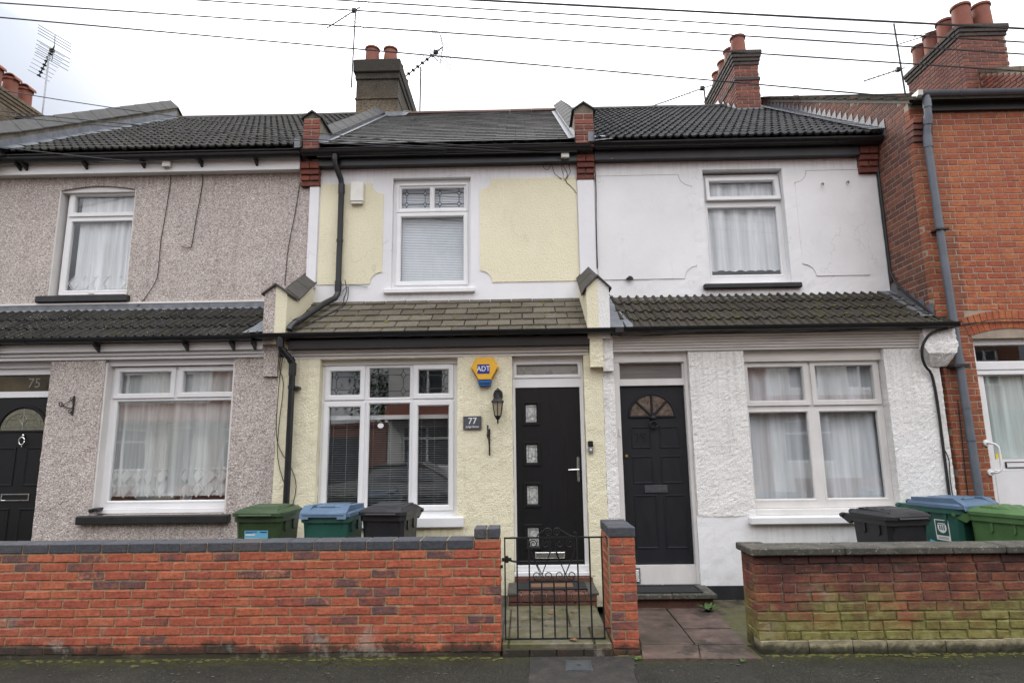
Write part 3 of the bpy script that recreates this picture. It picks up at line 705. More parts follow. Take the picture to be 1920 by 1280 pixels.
def oldcourse(x0, x1, i):
    o = []; x = x0-(.118 if i % 2 else 0)
    while x < x1-.03:
        L = .222+rng.uniform(-.008, .008) if rng.random() > .16 else .104
        a = max(x, x0)
        if x+L-a > .04: o.append(((a+x+L)/2, x+L-a))
        x += L+.012
    return o
w2 = thing('front_wall', 'old low brick garden wall with concrete coping and green algae in front of the white house', 'wall', (4, -1.64, 0))
obj('mortar', MB().box(1.968, 9.2, -1.7275, -1.55, -.1, .79), M['mortar_old'], w2)
it = []; its = []
for i in range(9):
    z = .748-i*.0765
    for (c, L) in oldcourse(1.96, 9.2, i): it.append((c, -1.69+rng.uniform(-.004, .004), z+rng.uniform(-.002, .002), L, 0))
    for y in ((-1.60,) if i % 2 else (-1.58,)): its.append((1.988, y, z, .16 if i % 2 else .19, R(90)))
lay(w2, it, .0655, .10, M['brick_old'], keyf=lambda t: t[0], jit=.0045); lay(w2, its, .0655, .06, M['brick_old'])
x = 1.965
while x < 9:
    L = rng.uniform(.24, .62); nn = max(3, int(L/.035)); t_ = panel(x, x+L-rng.uniform(.003, .008), -.06, .104+rng.uniform(-.006, .004), [], -1.762+rng.uniform(-.004, .004), -1.6, .03, .007, rng.uniform(0, 50), 14)
    obj('footing_stone', t_, M['footing'], w2); x += L
for (a, b) in [(1.925, 2.72), (2.726, 3.63), (3.636, 4.08), (4.086, 4.95), (4.956, 5.85), (5.856, 6.75), (6.756, 7.65)]:
    obj('coping_slab', B(a, b, -1.79+rng.uniform(-.004, .004), -1.50, .789, .852+rng.uniform(-.003, .003), b=.009), M['concrete'], w2)
obj('coping_slab', B(1.925, 2.16, -1.492, -1.41, .789, .85, b=.009), M['concrete'], w2)
obj('return_brickwork', B(1.963, 2.13, -1.545, -1.43, 0, .788, b=.006), M['brick_old'], w2)

# ------------------------------------------------------------------ iron gate
gt = thing('garden_gate', 'black wrought iron garden gate with scrolls between the brick wall and the gate pier', 'gate', (.25, -1.65, .1))
gy = -1.65
def rod(mb, pts, r_=.0045, n=6): mb.tube([(p[0], gy, p[1]) for p in pts], r_, n)
fr = MB(); fr.box(-.184, .68, gy-.006, gy+.006, .933, .947); fr.box(-.184, .68, gy-.006, gy+.006, .098, .112)
fr.box(-.184, -.172, gy-.006, gy+.006, .1, .945); fr.box(.667, .679, gy-.006, gy+.006, .1, .945)
fr.box(.028, .462, gy-.005, gy+.005, .566, .578)
obj('gate_frame', fr, M['black_iron'], gt)
for i in range(1, 8):
    x = -.178+i*.1064
    obj('bar', B(x-.0065, x+.0065, gy-.0065, gy+.0065, .105, .94 if i in (1, 2, 6, 7) else .572), M['black_iron'], gt)
def spiral(c, r0, a0, turns, sgn, tail=None):
    pts = []
    for k in range(34):
        t = k/33; a = a0+sgn*turns*2*math.pi*t; rr_ = r0*(1-.80*t); pts.append((c[0]+rr_*math.cos(a), c[1]+rr_*math.sin(a)))
    return (tail or [])+pts
def scroll(*sets):
    for s_ in sets:
        mb = MB(); rod(mb, s_, .0042); obj('scroll', mb, M['black_iron'], gt)
for (top, sg) in (((.075, .888), 1), ((.185, .888), -1), ((.304, .888), 1), ((.396, .888), -1)):
    pass
scroll(spiral((.185, .888), .043, R(20), 1.5, 1, [(.147, .632), (.215, .80)]), spiral((.102, .622), .042, R(-20), 1.4, -1, [(.06, .845), (.05, .82)]))
scroll(spiral((.304, .888), .043, R(160), 1.5, -1, [(.352, .632), (.275, .80)]), spiral((.198, .622), .042, R(200), 1.4, 1, [(.24, .86), (.147, .63)]))
scroll(spiral((.398, .888), .043, R(20), 1.5, 1, [(.352, .632), (.43, .80)]), spiral((.301, .622), .042, R(-20), 1.4, -1, [(.267, .845), (.345, .64)]))
scroll(spiral((.075, .888), .036, R(160), 1.5, -1, [(.145, .632), (.06, .80)]), spiral((.402, .622), .042, R(200), 1.4, 1, [(.441, .85), (.352, .63)]))
scroll(spiral((.206, .985), .038, R(150), 1.6, -1, [(.10, .94), (.12, .968)]))
scroll(spiral((.284, .985), .038, R(30), 1.6, 1, [(.44, .942), (.40, .955)]))
scroll(spiral((.443, .972), .018, R(-90), 1.3, 1))
lt = MB(); lt.box(-.205, -.12, gy-.02, gy+.012, .745, .775, b=.004); lt.box(-.175, -.145, gy-.026, gy+.01, .735, .79, b=.004); lt.tube([(-.13, gy, .75), (-.10, gy, .742), (-.072, gy, .74)], .009)
obj('latch', lt, M['black_iron'], gt)
obj('latch_keep', MB().box(-.225, -.195, gy-.015, gy+.012, .688, .712, b=.004), M['black_iron'], gt)
obj('hinge', MB().tube([(.67, gy, .94), (.71, gy, .945), (.722, gy+.0, .93), (.73, gy, .86)], .006).tube([(.67, gy, .19), (.735, gy, .19)], .008), M['black_iron'], gt)

# ------------------------------------------------------------------ roof pieces
def roll_tile(W, G, mat, th=.014, lift=.028, roll=.024):
    p = W/2; prof = []
    for k in (0, 1):
        prof += [(k*p, 0), (k*p+p*.40, 0), (k*p+p*.50, roll*.62), (k*p+p*.64, roll), (k*p+p*.80, roll*.66), (k*p+p*.92, .0)]
    prof.append((W-.002, 0)); n = len(prof); L = G+.06
    vs = [(q[0], 0, q[1]+lift) for q in prof]+[(q[0], L, q[1]+.002) for q in prof]+[(q[0], .0, q[1]+lift-th-.012) for q in prof]
    fs = [(i, i+1, n+i+1, n+i) for i in range(n-1)]+[(2*n+i, 2*n+i+1, i+1, i) for i in range(n-1)]
    return MB().add(vs, fs)
def flat_tile(W, G, th=.008, lift=.014, g=.003):
    L = G+.05; v = [(g, 0, lift), (W-g, 0, lift), (W-g, L, .002), (g, L, .002), (g, 0, lift-th), (W-g, 0, lift-th)]
    mb = MB().add(v, [(0, 1, 2, 3), (4, 5, 1, 0), (0, 3, 4), (1, 5, 2)]); return mb
def roof(parent, x0, x1, y0, z0, slope, length, W, G, proto, mat, stagger=0, cap=300, jit=.002, name='roof_tile', side=True):
    ang = math.atan(slope); ca, sa = math.cos(ang), math.sin(ang)
    protos = []
    for k in range(3):
        mb = MB(); mb.add(proto.v, proto.f); mb.v = [(a+rng.uniform(-jit, jit)*.6, b+(rng.uniform(-jit, jit)*2 if b < .01 else 0), c+rng.uniform(-jit, jit)) for a, b, c in mb.v]; protos.append(mb.mesh(name, mat))
    rows = int(length/G+.35); its_ = []
    for r_i in range(rows):
        off = -(W*stagger if r_i % 2 else 0); x = x0+off
        while x < x1-W*.25:
            its_.append((r_i, x, min(W, x1-x), max(0, x0-x))); x += W
    rest = MB(); cnt = 0
    for (r_i, x, w_, cutl) in its_:
        s_ = r_i*G; py, pz = y0+s_*ca, z0+s_*sa
        scx = (w_-cutl)/W
        rot = Euler((ang, 0, 0)).to_matrix().to_4x4()
        T = Matrix.Translation((x+cutl, py, pz)) @ rot @ Matrix.Diagonal((scx, 1, 1, 1))
        if cnt < cap:
            o = link(name, rng.choice(protos), parent, (x+cutl, py, pz), (ang+rng.uniform(-.006, .006), rng.uniform(-.004, .004), rng.uniform(-.004, .004)))
            if scx < .999: o.scale = (scx, 1, 1)
        else:
            rest.r = rng.random(); s0 = len(rest.v); rest.add(proto.v, proto.f); rest.xf(T, s0)
        cnt += 1
    if rest.v: obj('upper_tiles', rest, mat, parent, kind='stuff')
def gutter(parent, x0, x1, y, z, r_=.057, mat=None, name='gutter', joints=True):
    a = [(y+r_*math.cos(t), z+r_*math.sin(t)) for t in [math.pi+math.pi*k/10 for k in range(11)]]
    b_ = [(y+(r_-.005)*math.cos(t), z+(r_-.005)*math.sin(t)) for t in [2*math.pi-math.pi*k/10 for k in range(11)]]
    mb = MB().prism(a+b_, 'x', x0, x1)
    if joints:
        x = x0+.5
        while x < x1-.2:
            q = [(y+(r_+.005)*math.cos(t), z+(r_+.005)*math.sin(t)) for t in [math.pi+math.pi*k/10 for k in range(11)]]
            mb.prism(q+b_, 'x', x-.035, x+.035); x += 1.45
    return obj(name, mb, mat or M['black_pvc'], parent, autosmooth=40)
def bracket(parent, x, y, z, yw):
    mb = MB().prism([(y-.05, z-.03), (y-.02, z-.068), (yw, z-.13), (yw, z-.03)], 'x', x-.015, x+.015)
    obj('gutter_bracket', mb, M['black_pvc'], parent)
def parapet(parent, xm, half, ze, za, path, depth, halves, cop_mat, rise=None, over=.035, tile=.46):
    """gabled party-wall parapet; path = [(y, dz)]; halves = (left material, right material); coping tiles as parts"""
    x0, x1 = xm-half, xm+half
    for side, m in enumerate(halves):
        poly = [(x0, ze-depth), (xm, ze-depth), (xm, za), (x0, ze)] if side == 0 else [(xm, ze-depth), (x1, ze-depth), (x1, ze), (xm, za)]
        obj('parapet', MB().sweep(poly, path), m, parent)
    sl = (za-ze)/half; t = .022
    x0, x1 = x0-over, x1+over; e = ze-over*sl
    chev = [(x0, e+.004), (xm, za+.004), (x1, e+.004), (x1, e+t), (xm, za+t*1.35), (x0, e+t)]
    for (ya, da), (yb, db) in zip(path, path[1:]):
        L = math.hypot(yb-ya, db-da); n = max(1, round(L/tile)); 
        for k in range(n):
            f0, f1 = k/n, (k+1)/n-.004/L
            up = .007 if db != da else 0
            a_ = ya+(yb-ya)*f0-(.03 if (k == 0 and ya == path[0][0]) else 0)
            obj('coping_tile', MB().sweep(chev, [(a_, da+(db-da)*f0+up), (ya+(yb-ya)*f1, da+(db-da)*f1)]), cop_mat, parent)
def ridge(parent, x0, x1, y, z, mat, L=.45, r_=.11):
    x = x0
    while x < x1:
        b_ = min(x+L, x1); s_ = rng.uniform(-.004, .004)
        pf = [(y+r_*math.cos(t), z-.05+r_*.85*math.sin(t)+s_) for t in [math.pi*k/8 for k in range(9)]]
        obj('ridge_tile', MB().prism(pf, 'x', x+.004, b_), mat, parent, autosmooth=40); x += L
def pot(parent, x, y, z, h=.42, r0=.15, r1=.135, mat=None, name='chimney_pot', lip=True):
    pr = [(r0, -.05), (r0*.99, .02), ((r0+r1)/2, h*.55), (r1, h*.9)]
    pr += [(r1+.022, h*.91), (r1+.024, h*.985), (r1+.012, h)] if lip else [(r1+.012, h*.95), (r1+.012, h)]
    pr += [(r1-.02, h), (r1-.025, h*.4)]
    o = obj(name, MB().lathe(pr, (x, y, z), 20), mat or M['pot'], parent, autosmooth=35)
    obj('flue', MB().lathe([(r1-.022, h-.02), (.001, h-.02)], (x, y, z), 16), M['soot'], o); return o
RS = .70
def roofz(y): return 5.87+RS*(y-.55)
LS = .663
def lroofz(y): return 3.07+LS*(y+.12)

def upvc(parent, out_, y, panes, sashes=(), mat='upvc', glass_m='glass', depth=.07, name='window', bead=.012):
    fm = MB(); hs = [(p[0]-.012, p[1]+.012, p[2]-.012, p[3]+.012) for p in panes]
    tmp = panel(*out_, hs, y, y+depth); fm.add(tmp.v, tmp.f)
    for i, p in enumerate(panes):
        if i in sashes: ring(fm, (p[0]-.062, p[1]+.062, p[2]-.062, p[3]+.062), p, y-.022, y+.03, bead)
        else: ring(fm, (p[0]-.03, p[1]+.03, p[2]-.03, p[3]+.03), p, y-.004, y+.03, bead)
    w = obj(name, fm, M[mat], parent)
    for p in panes: obj('pane', quad(p[0]-.008, p[1]+.008, p[2]-.008, p[3]+.008, y+.030), M[glass_m], w)
    return w
def quad(x0, x1, z0, z1, y): return MB().add([(x0, y, z0), (x1, y, z0), (x1, y, z1), (x0, y, z1)], [(0, 1, 2, 3)])
def leading(w, p, y, inner=.6):
    x0, x1, z0, z1 = p; W_, H_ = x1-x0, z1-z0; mb = MB(); t = .0045
    a0, a1 = x0+W_*.17, x1-W_*.17; b0, b1 = z0+H_*.22, z1-H_*.22; dx, dz = W_*.065, H_*.13
    def ln(p_, q_): mb.tube([(p_[0], y, p_[1]), (q_[0], y, q_[1])], t, 4)
    for ax in (a0, a1):
        for bz in (b0, b1): 
            for s1, s2 in (((ax-dx, bz), (ax, bz+dz)), ((ax, bz+dz), (ax+dx, bz)), ((ax+dx, bz), (ax, bz-dz)), ((ax, bz-dz), (ax-dx, bz))): ln(s1, s2)
        ln((ax, b0+dz), (ax, b1-dz)); ln((ax, b1+dz), (ax, z1)); ln((ax, b0-dz), (ax, z0))
    for bz in (b0, b1): ln((a0+dx, bz), (a1-dx, bz)); ln((x0, bz), (a0-dx, bz)); ln((a1+dx, bz), (x1, bz))
    obj('leading', mb, M['leading'], w)
def sheet(x0, x1, z0, z1, y, amp=.02, k=22, seed=0, scallop=0, nx=0):
    nx = nx or max(12, int((x1-x0)*60)); nz = 6; vs = []
    for i in range(nx+1):
        x = x0+(x1-x0)*i/nx
        yy = y+amp*math.sin(x*k*(1+.25*noise.noise(Vector((x*2, seed, 0))))+seed)+amp*.6*noise.noise(Vector((x*9, seed, 3)))
        zb = z0+scallop*abs(math.sin(x*23))
        for j in range(nz+1): vs.append((x, yy+amp*.3*noise.noise(Vector((x*7, j*.7, seed))), zb+(z1-zb)*j/nz))
    return MB().add(vs, [(i*(nz+1)+j, (i+1)*(nz+1)+j, (i+1)*(nz+1)+j+1, i*(nz+1)+j+1) for i in range(nx) for j in range(nz)])
def blinds(w, x0, x1, z0, z1, y, pitch=.026, tilt=20, mat='blind', cords=True, depth=.025):
    mb = MB(); z = z0; c, s_ = math.cos(R(tilt))*depth/2, math.sin(R(tilt))*depth/2
    while z < z1:
        mb.add([(x0, y-c, z-s_), (x1, y-c, z-s_), (x1, y+c, z+s_), (x0, y+c, z+s_)], [(0, 1, 2, 3)]); z += pitch
    if cords:
        for x in (x0+.05, x1-.05, (x0+x1)/2): mb.box(x-.0015, x+.0015, y-.016, y-.013, z0, z1)
    obj('blind', mb, M[mat], w, kind='stuff')
def room(parent, x0, x1, z0, z1, y0, y1, mat='interior'):
    mb = MB(); v = [(x, y, z) for x in (x0, x1) for y in (y0, y1) for z in (z0, z1)]
    mb.add(v, [(0, 1, 3, 2), (4, 6, 7, 5), (2, 3, 7, 6), (0, 2, 6, 4), (1, 5, 7, 3)])
    return obj('room', mb, M[mat], parent)
def pipe(parent, pts, r_, mat, name='downpipe', collars=(), cl=.045):
    mb = MB().tube(pts, r_, 12)
    for (p, q) in collars: mb.tube([p, q], r_+.007, 12)
    return obj(name, mb, mat, parent, autosmooth=40)
def cable(name, pts, r_, mat, parent=None, n=5, sub=3):
    P = [Vector(p) for p in pts]; o = []
    for i in range(len(P)-1):
        p0, p1, p2, p3 = P[max(0, i-1)], P[i], P[i+1], P[min(len(P)-1, i+2)]
        for k in range(sub):
            t = k/sub; o.append(.5*((2*p1)+(p2-p0)*t+(2*p0-5*p1+4*p2-p3)*t*t+(3*p1-p0-3*p2+p3)*t**3))
    o.append(P[-1]); return obj(name, MB().tube(o, r_, n), M[mat], parent, smooth=True)
def body(parent, x0, x1, mat_back):
    mb = MB()
    yr, zr = 4.5, roofz(4.5)-.03
    mb.add([(x0, .52, 5.82), (x1, .52, 5.82), (x1, yr, zr), (x0, yr, zr), (x0, 8.4, 5.85), (x1, 8.4, 5.85), (x0, 8.4, -.1), (x1, 8.4, -.1)], [(0, 1, 2, 3), (3, 2, 5, 4), (4, 5, 7, 6)])
    obj('roof_deck', mb, M['tile_dark'], parent)
    ld = MB().add([(x0, -.1, 3.02), (x1, -.1, 3.02), (x1, .8, lroofz(.8)-.025), (x0, .8, lroofz(.8)-.025)], [(0, 1, 2, 3)]); obj('lean_to_deck', ld, M['tile_dark'], parent)
def frieze(parent, x0, x1, z0, z1, mat, yf=-.03, steps=4):
    mb = MB(); h = (z1-z0)/steps; poly = [(.02, z0)]
    for k in range(steps):
        y = yf+.028-(.028/(steps-1))*k*1.0 if steps > 1 else yf
        poly += [(y, z0+k*h), (y, z0+k*h+h*.62), (y+.010, z0+k*h+h*.72), (y+.010, z0+(k+1)*h)]
    poly += [(.02, z1)]; mb.prism(poly, 'x', x0, x1); return obj('frieze', mb, mat, parent)
def corbel(parent, x0, x1, zs, y0, dy, split=None):
    """stepped brick corbel, one brick per course or two headers"""
    for k, (za, zb) in enumerate(zs):
        yf = y0-dy*k
        parts = [(x0, x1)] if k % 2 == 0 else [(x0, (x0+x1)/2-.004), ((x0+x1)/2+.004, x1)]
        for a, b_ in parts: obj('brick', B(a, b_, yf, .84, za, zb-.009, b=.007), M['brick_corbel'], parent)
    obj('corbel_mortar', B(x0+.008, x1-.008, y0+.012, .83, zs[0][0], zs[-1][1]), M['mortar_grey'], parent)
def pier_bricks(parent, x0, x1, z0, n, h, yf):
    obj('pier_mortar', B(x0+.006, x1-.006, yf+.008, yf+.4, z0, z0+n*h), M['mortar_grey'], parent)
    for k in range(n):
        z = z0+k*h
        parts = [(x0, x1)] if k % 2 == 0 else [(x0, (x0+x1)/2-.004), ((x0+x1)/2+.004, x1)]
        for a, b_ in parts: obj('brick', B(a, b_, yf, yf+.1, z, z+h-.01, b=.007), M['brick_corbel'], parent)

# ================================================================== yellow house (77)
h = thing('terraced_house', 'pale yellow terraced house with a slate roof, black door and leaded windows, in the middle', 'house', (-1, .4, 0), 'houses in the terrace')
body(h, -2.95, .95, None)
room(h, -2.9, .9, .15, 2.9, .27, 4); room(h, -2.9, .9, 3.75, 5.75, 1.07, 4.6)
# upper wall
UW = (-1.782, -.685, 3.885, 5.49)
obj('upper_wall', panel(-2.95, 1.06, 3.5, 5.9, [UW], .8, 1.08), M['band_white'], h)
def scallop(x0, x1, z0, z1, corners, r_=.165, s_=.028):
    P = []
    def arc(cx, cz, a0, a1): return [(cx+r_*math.cos(R(a0+(a1-a0)*k/8)), cz+r_*math.sin(R(a0+(a1-a0)*k/8))) for k in range(9)]
    P += ([(x0, z0+r_+s_), (x0+s_*.2, z0+r_)]+arc(x0, z0, 90, 0)+[(x0+r_+s_, z0)]) if 'bl' in corners else [(x0, z0)]
    P += ([(x1-r_-s_, z0)]+arc(x1, z0, 180, 90)+[(x1, z0+r_+s_)]) if 'br' in corners else [(x1, z0)]
    P += ([(x1, z1-r_-s_)]+arc(x1, z1, 270, 180)+[(x1-r_-s_, z1)]) if 'tr' in corners else [(x1, z1)]
    P += ([(x0+r_+s_, z1)]+arc(x0, z1, 0, -90)+[(x0, z1-r_-s_)]) if 'tl' in corners else [(x0, z1)]
    return P
obj('render_panel', MB().prism(scallop(-2.80, -1.91, 3.95, 5.42, ('tr', 'br')), 'y', .789, .81), M['yellow'], h)
obj('render_panel', MB().prism(scallop(-.555, .802, 3.945, 5.45, ('tl', 'bl')), 'y', .789, .81), M['yellow'], h)
obj('pilaster', B(-2.95, -2.815, .76, .81, 3.9, 5.372, b=.006), M['band_white'], h)
obj('pilaster', B(.812, 1.045, .755, .81, 3.62, 5.39, b=.006), M['band_white'], h)
CZ = [(5.372, 5.452), (5.452, 5.532), (5.532, 5.612), (5.612, 5.72)]
corbel(h, -3.075, -2.812, CZ, .745, .022); corbel(h, .812, 1.055, [(a+.02, b+.02) for a, b in CZ], .745, .022)
obj('window_sill', B(-1.875, -.622, .745, .86, 3.805, 3.872, b=.01), M['sill_white'], h)
w = upvc(h, (-1.782, -.685, 3.875, 5.488), .875, [(-1.672, -1.274, 5.068, 5.36), (-1.202, -.788, 5.068, 5.36), (-1.668, -.792, 4.0, 4.93)], (2,), glass_m='glass_light')
ring_m = MB(); ring(ring_m, (-1.736, -.728, 5.0, 5.422), (-1.70, -.76, 5.04, 5.39), .852, .88); obj('sash', ring_m, M['upvc'], w)
for p in [(-1.672, -1.274, 5.068, 5.36), (-1.202, -.788, 5.068, 5.36)]: leading(w, p, .902)
blinds(w, -1.70, -.76, 3.98, 5.38, .96, .024, 62, 'blind_closed', depth=.027)
# eaves
obj('fascia', B(-2.81, .81, .675, .80, 5.637, 5.93), M['black_pvc'], h); obj('soffit', B(-2.81, .81, .60, .80, 5.735, 5.765), M['black_pvc'], h)
gutter(h, -3.02, 1.0, .60, 5.815, .062)
roof(h, -2.74, .79, .55, roofz(.55)+.012, RS, 4.80, .30, .205, flat_tile(.30, .205, .007, .020, .004), M['slate_new'], .5, jit=.0008)
ridge(h, -2.42, .80, 4.5, roofz(4.5)+.02, M['ridge_red'])
# parapets each side of the roof
PP = [(.56, 0), (1.02, 0), (1.021, .015), (4.5, .015+RS*3.48)]
parapet(h, -2.885, .118, 6.30, 6.385, PP, .5, (M['parapet_render'], M['parapet_render']), M['slate_coping'])
parapet(h, .912, .132, 6.335, 6.425, PP, .53, (M['parapet_render'], M['parapet_render']), M['slate_coping'])
for (a, b_, z0, n_) in ((-3.0, -2.77, 5.80, 6), (.782, 1.04, 5.79, 6)): pier_bricks(h, a, b_, z0, n_, .081, .545)
for sx_, xa in ((1, -2.768), (-1, .778)):
    fl = MB(); 
    fl.add([(xa+sx_*.003, .52, roofz(.52)-.02), (xa+sx_*.003, 4.2, roofz(4.2)-.02), (xa+sx_*.003, 4.2, roofz(4.2)+.15), (xa+sx_*.003, .52, roofz(.52)+.15),
            (xa+sx_*.09, .52, roofz(.52)+.045), (xa+sx_*.09, 4.2, roofz(4.2)+.045), (xa+sx_*.003, .52, roofz(.52)+.055), (xa+sx_*.003, 4.2, roofz(4.2)+.055)], [(0, 1, 2, 3), (6, 7, 5, 4)])
    obj('flashing', fl, M['lead'], h)
obj('flashing', MB().prism([(-2.80, 8.33), (-2.36, 8.33), (-2.36, 8.52), (-2.80, 8.52)], 'y', 4.165, 4.18), M['lead'], h)
obj('flashing', MB().add([(-2.45, 4.14, 8.42), (-2.3, 4.14, 8.42), (-2.26, 4.5, 8.72), (-2.40, 4.5, 8.74)], [(0, 1, 2, 3)]), M['lead'], h)
# chimney on the left party wall
ch = obj('chimney', MB().box(-3.35, -2.48, 4.2, 6.1, 7.8, 9.28).box(-3.375, -2.455, 4.17, 6.13, 9.27, 9.42, b=.012).box(-3.41, -2.43, 4.13, 6.17, 9.41, 9.71, b=.02).box(-3.37, -2.47, 4.18, 6.12, 8.83, 8.86), M['chimney_render'], h)
for (x, y, h_) in ((-3.09, 4.42, .42), (-2.70, 4.42, .40), (-3.05, 4.95, .40), (-2.68, 4.95, .38), (-2.68, 5.5, .38)): pot(ch, x, y, 9.71, h_, .155, .135 if x < -2.9 else .128)
obj('mortar_flaunching', MB().lathe([(.22, 0), (.17, .05)], (-3.09, 4.42, 9.70), 12).lathe([(.22, 0), (.17, .05)], (-2.70, 4.42, 9.70), 12), M['mortar_fillet'], ch)
# ground-floor front
GW = (-2.442, -.778, .93, 2.80); GD = (-.122, .738, .11, 2.82)
obj('ground_floor_wall', panel(-2.945, .96, -.05, 2.83, [GW, GD], 0, .26, .035, .0045, 3, 10), M['yellow'], h)
obj('window_sill', B(-2.47, -.70, -.055, .11, .825, .945, b=.012), M['sill_white'], h)
P77 = [(-2.337, -1.977, 2.373, 2.66), (-1.862, -1.37, 2.338, 2.692), (-1.262, -.897, 2.377, 2.664), (-2.342, -1.965, 1.087, 2.224), (-1.855, -1.367, 1.05, 2.26), (-1.262, -.893, 1.068, 2.228)]
w = upvc(h, (-2.44, -.78, .932, 2.735), .1, P77, (0, 2, 3, 5))
for p in P77[:3]: leading(w, p, .128)
for a, b_ in ((-2.37, -1.94), (-1.88, -1.35), (-1.29, -.87)): blinds(w, a, b_, 1.02, 2.10, .24, .027, 9)
obj('blind_headrail', B(-2.38, -.86, .215, .265, 2.08, 2.13), M['upvc'], w)
obj('window_head', B(-2.44, -.78, .075, .12, 2.735, 2.80), M['cream_frieze'], h)
obj('window_sticker', MB().lathe([(.001, 0), (.026, 0), (.03, .002), (.001, .002)], (0, 0, 0), 14).xf(Matrix.Translation((-1.72, .126, 2.0)) @ Matrix.Rotation(R(90), 4, 'X') @ Matrix.Diagonal((1.25, 1, 1, 1))), M['sticker_white'], w)
frieze(h, -2.84, .80, 2.805, 2.918, M['cream_frieze'], -.035, 3)
obj('fascia', B(-2.80, .80, -.115, .02, 2.915, 3.02), M['black_pvc'], h)
gutter(h, -3.3, 1.07, -.185, 3.09, .060)
# party-wall piers above and below the gutter
PL = [(-.12, 0), (.22, 0), (.221, .012), (.82, .012+.6*.66)]
parapet(h, -2.978, .138, 3.60, 3.70, PL, .62, (M['pebble'], M['yellow']), M['dark_coping'], over=.03)
parapet(h, .925, .135, 3.605, 3.735, PL, .62, (M['yellow'], M['roughcast']), M['dark_coping'], over=.03)
obj('corbel_block', panel(.808, .962, 2.645, 3.03, [], -.115, .02, .03, .008, 5), M['yellow'], h)
obj('corbel_block', panel(-2.945, -2.80, 2.93, 3.03, [], -.06, .02, .03, .006, 6), M['yellow'], h)
roof(h, -2.84, .80, -.15, lroofz(-.15)+.012, LS, 1.16, .285, .205, flat_tile(.285, .205, .012, .022, .006), M['slate_old'], .5, jit=.003)
ms = MB()
for k in range(60):
    s_ = rng.randrange(5)*.205+rng.uniform(.0, .16); x = -2.75+rng.random()**1.4*3.4; row = int(s_/.205)
    x = -2.84+round((x+2.84+(.1425 if row % 2 else 0))/.285)*.285-(.1425 if row % 2 else 0)
    if not -2.8 < x < .75: continue
    y = -.15+s_*.833; c = Vector((x+rng.uniform(-.01, .01), y, lroofz(y)+.024)); rr_ = rng.uniform(.012, .036); s0 = len(ms.v)
    ms.lathe([(.001, .5), (.6, .35), (.95, 0), (1.0, -.3)], (0, 0, 0), 7); ms.xf(Matrix.Translation(c) @ Matrix.Rotation(R(33), 4, 'X') @ Matrix.Diagonal((rr_, rr_*rng.uniform(1.2, 2.6), rr_*.6, 1)), s0)
obj('moss', ms, M['moss'], h, smooth=True, kind='stuff')
# door
fm = MB(); t_ = panel(-.12, .735, .27, 2.815, [(-.088, .69, .385, 2.432), (-.068, .676, 2.585, 2.705)], .10, .18); fm.add(t_.v, t_.f); ring(fm, (-.10, .705, 2.545, 2.735), (-.068, .676, 2.585, 2.705), .085, .13)
fm.box(-.135, .75, .02, .12, .272, .318, b=.006); fm.box(-.12, .735, .06, .13, .32, .385, b=.006)
dfm = obj('door_frame', fm, M['upvc'], h); obj('fanlight', B(-.075, .683, .125, .131, 2.578, 2.712), M['glass_frost'], dfm)
hs = [(.032, .168, zc-.108, zc+.108) for zc in (2.122, 1.645, 1.168, .69)]
d = obj('front_door', panel(-.086, .688, .388, 2.43, hs, .115, .15), M['black_door'], h)
for q in hs:
    rm = MB(); ring(rm, (q[0]-.036, q[1]+.036, q[2]-.036, q[3]+.036), (q[0]+.004, q[1]-.004, q[2]+.004, q[3]-.004), .100, .14, .016)
    obj('glazing_frame', rm, M['black_door'], d); obj('pane', B(q[0], q[1], .128, .134, q[2], q[3]), M['glass_deco'], d)
    lm = MB(); cx, cz = (q[0]+q[1])/2+.022, q[2]+.06
    lm.tube([(cx+.026*math.cos(R(a)), .126, cz+.026*math.sin(R(a))) for a in range(0, 361, 20)], .003, 5)
    for p_, q_ in (((q[0], cz), (cx-.026, cz)), ((cx+.026, cz), (q[1], cz)), ((cx+.02, q[2]), (cx+.02, cz-.018)), ((q[0]+.03, q[2]), (q[0]+.03, q[3])), ((cx+.02, cz+.018), (cx+.02, q[3])), ((q[0]+.03, q[3]-.03), (q[1], q[3]-.03))): lm.tube([(p_[0], .126, p_[1]), (q_[0], .126, q_[1])], .0022, 4)
    obj('leading', lm, M['silver_lead'], d)
lb = MB(); ring(lb, (.118, .462, .448, .522), (.13, .45, .46, .51), .098, .12, .004); lb.box(.128, .452, .102, .112, .456, .512, b=.004); obj('letter_box', lb, M['chrome'], d)
hd = MB().box(.632, .660, .100, .116, 1.315, 1.60, b=.008).tube([(.646, .10, 1.455), (.646, .058, 1.455), (.60, .052, 1.455), (.525, .055, 1.452)], .0095, 8).lathe([(.001, 0), (.012, 0), (.012, .012)], (.646, .095, 1.345), 10)
obj('handle', hd, M['chrome'], d, autosmooth=40)
obj('weatherbar', B(-.08, .682, .088, .12, .392, .432, b=.008), M['black_door'], d)
# doorstep
st = obj('doorstep', MB().box(-.17, .745, -.52, .0, .02, .195), M['mortar_grey'], h)
for k in range(7): obj('brick', B(-.175+k*.132, -.052+k*.132, -.545, -.44, .135, .212, b=.006), M['brick_step'], st)
for k in range(4): obj('brick', B(-.175+k*.231, .045+k*.231, -.54, -.44, .06, .128, b=.006), M['brick_step'], st)
for (a, b_) in ((-.19, -.08), (.655, .765)): obj('tread_slab', B(a, b_, -.55, -.03, .196, .222, b=.006), M['concrete'], st)
for k in range(6): obj('brick', B(-.065+k*.12, .048+k*.12, -.43, -.03, .15, .218, b=.005), M['brick_step'], st)
for k in range(4): obj('brick', B(-.12+k*.222, .095+k*.222, -.02, .03, .20, .268, b=.005), M['brick_step'], st)
